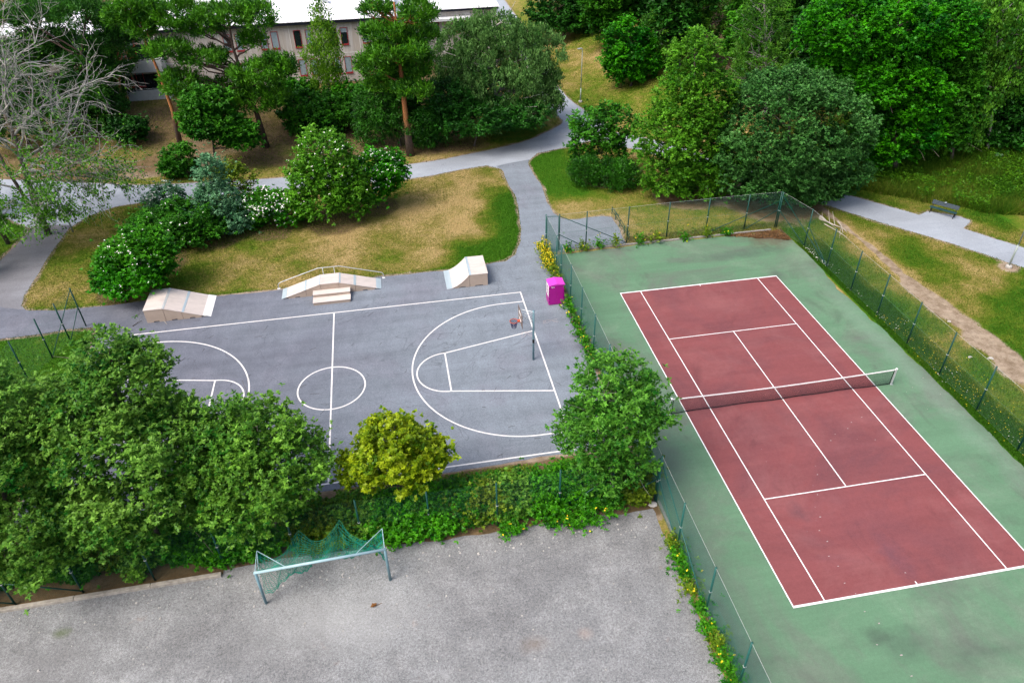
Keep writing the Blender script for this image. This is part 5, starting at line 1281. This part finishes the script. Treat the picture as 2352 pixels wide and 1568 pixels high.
bare_tree('bare_birch', 'half-dead birch with a tangle of pale leafless branches', (112, 538), [
    ([(0, 0, 2.5), (.15, .2, 5.0), (.3, .5, 7.2), (.2, .8, 9.2)], .24,
     [(.45, (1, -.35, .35), 2.5, .09), (.5, (.9, .3, .3), 2.6, .09), (.58, (1, .1, .55), 2.8, .10), (.66, (.7, -.6, .5), 2.4, .08), (.7, (-1, .1, .5), 2.4, .08), (.8, (.9, .2, .7), 2.8, .09), (.88, (-.5, .2, .8), 2.5, .08), (.95, (.5, .2, 1), 2.8, .09), (1.0, (-.2, 0, 1), 2.5, .08), (1.0, (.8, -.2, .6), 2.6, .08), (.36, (.9, -.6, .0), 2.0, .07), (.62, (.2, -1, .4), 2.0, .07), (.42, (1, -.1, .15), 2.6, .10), (.52, (1, -.5, .2), 2.6, .10), (.48, (1, .5, .15), 2.5, .09), (.3, (.8, -.9, -.15), 2.0, .06), (.3, (.2, -1, -.1), 1.8, .06), (.33, (-.6, -.9, 0), 1.8, .06)]),
    ([(-.35, -.1, 2.4), (-.9, .1, 5.2), (-1.2, .3, 8.0)], .17, [(.5, (-1, -.3, .5), 2.2, .08), (.7, (-.7, .5, .7), 2.3, .08), (.85, (-.9, -.2, .8), 2.2, .07), (1.0, (-.2, .2, 1), 2.4, .07), (.6, (.6, -.7, .4), 2.0, .07), (1.0, (.6, .0, .9), 2.2, .07)])], 81, 1.0)
bare_tree('bare_birch', 'leafier pale birch cut by the left edge of the photo', (20, 560), [
    ([(-.2, 0, 2.2), (-.4, .2, 4.6), (-.3, .4, 7.4)], .16, [(.4, (.9, -.5, .1), 2.0, .07), (.55, (-.9, -.4, .4), 2.0, .07), (.7, (.6, .3, .7), 2.2, .07), (.85, (-.5, .3, .8), 2.0, .07), (1, (.1, 0, 1), 2.0, .07), (.35, (.7, -.8, -.1), 1.9, .06)])], 82, 1.0, leafn=8000)
W_('small_tree', 'light green leafy tree at the left edge behind the birches', (-54, 33), [(0, 0, 6.0, 2.4, 2.4, 2.4), (.6, .2, 8.0, 1.6, 1.6, 1.6), (.5, -.4, 4.0, 2, 2, 1.4)], 9000, .24, .15, 'lime', lump=.8, seed=83, tr=.12, per=8, limbs=30, bark='palebark')

# --- hedge strip under the row of trees
r = np.random.default_rng(91); shr = []
spots = [(-37.8, -4.3), (-36.0, -3.9), (-34.5, -4.4), (-33.0, -4.0), (-31.9, -4.5), (-30.2, -4.3), (-28.8, -4.6), (-27.6, -4.7), (-24.3, -4.7), (-22.7, -4.6), (-21.2, -4.9), (-19.7, -4.6), (-18.3, -4.5), (-16.9, -4.6), (-15.5, -4.5), (-14.1, -4.6), (-12.8, -4.4), (-11.4, -4.7), (-10.1, -4.5)]
for k, (x, y) in enumerate(spots):
    hgt = .66 + .30 * r.random(); rad = 1.0 + .3 * r.random(); rad, hgt = (rad * .82, hgt * .8) if x < -29 else (rad, hgt); b = np.array([x, y, 0]); lo = [(b + np.array([0, 0, hgt * .8]), np.array([rad, rad * .85, hgt])), (b + np.array([r.normal(0, .4), -.55 + r.normal(0, .15), hgt * .55]), np.array([rad * .75, .55, hgt * .7]))]
    tree('hedge_shrub', 'leafy green hedge shrub in the row along the gravel fence', b, lo, 12500, .135, .095, ('hedge', 'hedge', 'mid', 'hedgeo', 'rowan')[k % 5], lump=.40, seed=300 + k, tr=.03, cat='shrub', group='hedge shrubs along the gravel fence', limbs=8)
for k in range(16):
    x = -25.6 + .98 * k + r.normal(0, .2); y = -4.45 + r.normal(0, .2); hgt = .45 + .25 * r.random(); rad = .75 + .2 * r.random(); b = np.array([x, y, 0])
    tree('hedge_shrub', 'bushy green hedge shrub in the back row beside the ball court', b, [(b + np.array([0, 0, hgt]), np.array([rad, rad * .8, hgt]))], 6500, .135, .095, ('hedge', 'mid', 'rowan', 'hedgeo')[k % 4], lump=.4, seed=350 + k, tr=.03, cat='shrub', group='hedge shrubs beside the ball court', limbs=6)
def cover(name, label, n, area, hgt, leaf, L, W, seed, cat='undergrowth', clump=.8, extra=None, thr=.42):
    q = np.random.default_rng(seed); x = q.uniform(area[0], area[1], n * 3); y = q.uniform(area[2], area[3], n * 3); k = fbm(x, y, clump, 3) > thr
    if extra is not None: k &= extra(x, y)
    x, y = x[k][:n], y[k][:n]; h = hgt * (.35 + 1.1 * fbm(x + 9, y, clump * 1.3, 3)); P = np.stack([x, y, HT(x, y) + .04 + h * q.random(len(x))], 1)
    nm = unit(np.array([0, 0, 1.0]) + q.normal(0, .55, P.shape)); Vx, F = leaves(P, nm, L, W, q)
    return tag(link(name, np_mesh(name, Vx, F, q.random(len(P)) * .6 + .4 * vnoise(x, y, .5)), LM[leaf]), label, cat, kind='stuff')
cover('undergrowth', 'tangled green undergrowth between the ball court and the hedge', 70000, (-38, -9.3, -5.5, -2.9), .7, 'hedge', .11, .07, 5, extra=lambda x, y: (x > -28.6) | (y > -4.9))
cover('undergrowth', 'dry olive weeds along the near edge of the ball court', 26000, (-38, -9.3, -4.2, -2.3), .30, 'hedgeo', .13, .06, 6, thr=.42)
cover('undergrowth', 'green leaf litter and herbs under the trees in the hedge strip', 16000, (-44, -24, -5.1, -2.2), .35, 'hedge', .14, .10, 7, thr=.5)

cover('leaf_litter', 'brown fallen leaves gathered in the far right corner of the tennis court', 2600, (4.5, 8.9, 16.0, 18.0), .01, 'litter', .11, .06, 12, cat='leaves', thr=.3, extra=lambda x, y: (x - 5.0) * .5 + (y - 16.4) * 1.3 > 1.3 + .9 * fbm(x, y, .8, 3))
# --- weeds and flowers along the fences
def plant(label, x, y, w, h, leaf, n, flowers=0, seed=0, fl='yflower', cat='plant', name='flowering_plant', group=None, z=None):
    b = np.array([x, y, float(HT(x, y))]); return tree(name, label, b, [(b + np.array([0, 0, h * .55]), np.array([w, w * .8, h * .5]))], n, .13, .06, leaf, lump=.25, seed=seed, tr=.012, cat=cat, limbs=8, flowers=flowers, fl_mat=fl, fl_size=.075, group=group)
for k, (y, w, h) in enumerate(((18.0, .36, 1.0), (17.2, .36, .95), (16.4, .36, .9), (15.6, .34, .85))):
    plant('bushy plant full of yellow flowers at the far left corner of the tennis fence', -9.42, y, w, h, 'weed', 1100, 130, 400 + k, group='yellow flowers by the fence corner')
for k, (y, w, h) in enumerate(((14.6, .28, .9), (13.7, .26, .8), (12.9, .22, .8), (10.9, .24, .7), (9.9, .26, .6), (8.8, .26, .6), (7.7, .28, .6), (6.5, .32, .7), (5.5, .36, .75), (4.5, .3, .7))):
    plant('green weed with a few yellow flowers growing along the fence by the ball court', -9.30, y, w, h, 'weed' if k < 3 else 'hedge', 700, 5, 420 + k, group='weeds along the court fence', name='weed')
for k, (x, w, h) in enumerate(((-7.6, .3, .5), (-6.4, .35, .6), (-5.2, .25, .8), (-4.1, .25, .8), (-2.2, .4, .7), (-1.0, .45, .6), (1.2, .3, .4), (3.0, .3, .45), (4.6, .35, .4))):
    plant('green weed on the kerb at the far end of the tennis court', x, 18.0, w, h, 'weed' if k % 2 else 'hedge', 600, 3, 440 + k, group='weeds along the far kerb', name='weed')
for k, (y, w, h) in enumerate(((-8.3, .30, .7), (-8.9, .34, .65), (-9.7, .2, .4), (-10.4, .22, .4), (-11.3, .18, .35), (-12.3, .28, .45), (-13.1, .36, .7), (-13.8, .34, .6), (-14.5, .3, .5), (-15.3, .3, .5))):
    plant('yellow green weed at the foot of the fence beside the gravel', -9.24, y, w, h, 'hedge' if k % 3 else 'weed', 900, 4, 460 + k, group='weeds along the gravel fence', name='weed')
for k, (x, y, w, h) in enumerate(((-12.0, -6.0, .7, .7), (-13.0, -6.15, .5, .45), (-13.9, -6.0, .5, .5), (-16.0, -6.05, .5, .4))):
    plant('leafy yellow green plant creeping from the hedge onto the gravel', x, y, w, h, 'hedge', 1400, 4, 480 + k, group='plants creeping onto the gravel', name='weed')
def daisies(name, label, pts, n, seed, mat='flower', s=.07, spread=.5, hgt=.3):
    q = np.random.default_rng(seed); P = np.array(pts)[q.integers(0, len(pts), n)] + q.normal(0, spread, (n, 2)); P = P[(P[:, 0] > 9.05)]; P = np.stack([P[:, 0], P[:, 1], HT(P[:, 0], P[:, 1]) + hgt * q.uniform(.5, 1.1, len(P))], 1)
    nm = unit(np.array([0, 0, 1.0]) + q.normal(0, .3, P.shape)); Vx, F = leaves(P, nm, s, s, q); Vs = np.stack([P + [.006, 0, 0], P - [.006, 0, 0], P - [0, 0, 1] * (P[:, 2:3] * .9) - [.004, 0, 0], P - [0, 0, 1] * (P[:, 2:3] * .9) + [.004, 0, 0]], 1).reshape(-1, 3)
    return tag(link(name, np_mesh(name, Vx, F), M[mat]), label, 'flowers', kind='stuff')
daisies('daisies', 'white daisies in the grass inside the far right corner of the tennis fence', [(9.15, 14.6), (9.2, 14.0), (9.2, 13.3), (9.25, 12.6)], 110, 1, spread=.22, s=.05)
daisies('daisies', 'scattered white daisies in the grass along the right fence', [(9.4, 11.5), (9.5, 8.9), (9.4, 6.0), (9.9, 4.6), (9.7, 0.5), (9.5, -.4), (9.4, -2.0), (9.5, -5)], 110, 2, s=.042, spread=.5)
daisies('buttercups', 'small yellow flowers in the grass along the right fence', [(9.8, y) for y in np.arange(-12, 6, 1.0)] + [(10.8, y) for y in np.arange(-8, 4, 1.5)], 600, 3, 'yflower', .04, .6)

# --- grass blades over the lawns
def blades(name, label, n, boxes, hgt, w, seed, ok=None, cat='grass', dshift=0.0):
    q = np.random.default_rng(seed); A = np.array([(b[1] - b[0]) * (b[3] - b[2]) for b in boxes]); X = []; Y = []
    for b, a in zip(boxes, A): m = int(n * a / A.sum()); X.append(q.uniform(b[0], b[1], m)); Y.append(q.uniform(b[2], b[3], m))
    x = np.concatenate(X); y = np.concatenate(Y); k = np.ones(len(x), bool)
    for Pg in (COURT, WALK, EAST, LEFT, GRAVEL, TGREEN): k &= ~inpoly(x, y, Pg)
    bb = bareness(x, y); k &= bb + .5 * (q.random(len(x)) - .5) < .42
    if ok is not None: k &= ok(x, y)
    x, y = x[k], y[k]; d = dryness(x, y) + dshift + q.normal(0, .16, len(x)); d = np.clip(d, 0, 1)[:, None]
    g0 = np.array([.034, .120, .004]); g1 = np.array([.140, .190, .016]); g2 = np.array([.390, .290, .125]); C = np.where(d < .5, g0 + (g1 - g0) * d * 2, g1 + (g2 - g1) * (d * 2 - 1)) * q.uniform(.7, 1.3, (len(x), 1))
    z = HT(x, y); n = len(x); h = hgt * q.uniform(.5, 1.3, n) * (1.15 - .45 * d[:, 0]); a = q.uniform(0, 6.28, n); lean = q.normal(0, .5, (n, 2)) * h[:, None]
    p = np.stack([x, y, z], 1); s = np.stack([np.cos(a), np.sin(a), 0 * a], 1) * w
    Vx = np.stack([p - s, p + s, p + np.concatenate([lean, h[:, None]], 1)], 1).reshape(-1, 3); F = np.arange(n * 3).reshape(n, 3)
    return tag(link(name, np_mesh(name, Vx, F, None, np.repeat(C, 3, 0)), M['blade']), label, cat, kind='stuff')
blades('lawn_grass', 'patchy green and straw coloured lawn grass between the walks', 190000, [(-45, -9.5, 17, 35)], .075, .022, 1)
blades('lawn_grass', 'lawn grass between the link path and the tennis court', 60000, [(-7.4, 12, 18.5, 38)], .075, .022, 2)
blades('lawn_grass', 'park lawn right of the tennis court with olive and dry patches', 200000, [(9, 26, -16, 24)], .085, .022, 3)
blades('lawn_grass', 'dry lawn by the northern walk and lamp post', 60000, [(-3, 16, 40, 74)], .09, .03, 4)
blades('lawn_grass', 'dry grass on the bank below the block', 60000, [(-60, -9, 36, 57)], .10, .03, 5)
blades('lawn_grass', 'mown green grass corner left of the ball court', 50000, [(-52, -38.4, -2, 15)], .08, .02, 6)
blades('lawn_grass', 'grass left of the old path', 20000, [(-60, -46, 20, 36)], .09, .025, 7)
blades('lawn_grass', 'uncut grass strip inside the right fence of the tennis court', 42000, [(9.0, 11.0, -16, 16)], .13, .016, 8, dshift=-.05)
blades('lawn_grass', 'straw grass and dead weeds along the far kerb', 9000, [(-8.0, 9.0, 18.1, 19.2)], .25, .016, 9, dshift=.15)
tl = lambda x, y: (x - 17.5) * .62 + (y - 21.5) * .78 > 1.2 + 1.4 * fbm(x, y, 2.5, 3)
blades('tall_grass', 'tall rank grass and weeds on the slope below the wood', 230000, [(14, 40, 10, 36)], .80, .022, 10, ok=tl, cat='tall grass', dshift=-.04)
cover('tall_weeds', 'leafy tall weeds in patches on the slope below the wood', 60000, (14, 40, 8, 34), 1.0, 'tall', .20, .07, 11, cat='weeds', clump=2.2, extra=tl, thr=.52)
# ------------------------------------------------------------------ light: bright overcast day
w = bpy.data.worlds.new('World'); scn.world = w; w.use_nodes = True; nt = w.node_tree
bg = nt.nodes.get('Background') or nt.nodes.new('ShaderNodeBackground'); sky = nt.nodes.new('ShaderNodeTexSky'); sky.sky_type = 'NISHITA'; sky.sun_disc = False
EL, AZ = R(55), R(-118)     # azimuth measured from +Y towards +X
sky.sun_elevation = EL; sky.sun_rotation = AZ; sky.air_density = 1.0; sky.dust_density = 6.0; sky.ozone_density = 1.0
nt.links.new(sky.outputs[0], bg.inputs['Color']); bg.inputs['Strength'].default_value = .15
sd = bpy.data.lights.new('sun', 'SUN'); sd.energy = 1.25; sd.angle = R(30); sd.color = (1, .98, .95); so = bpy.data.objects.new('sun', sd); COL.objects.link(so)
dirv = Vector((math.sin(AZ) * math.cos(EL), math.cos(AZ) * math.cos(EL), math.sin(EL))); so.rotation_euler = dirv.to_track_quat('Z', 'Y').to_euler()
vs = scn.view_settings; vs.view_transform = 'Standard'; vs.look = 'None'; vs.gamma = 1.0; vs.exposure = .72; vs.use_curve_mapping = False
scn.render.engine = 'CYCLES'; scn.cycles.max_bounces = 6; scn.cycles.diffuse_bounces = 2; scn.cycles.glossy_bounces = 2; scn.cycles.transmission_bounces = 3; scn.cycles.transparent_max_bounces = 4
scn.cycles.use_denoising = True
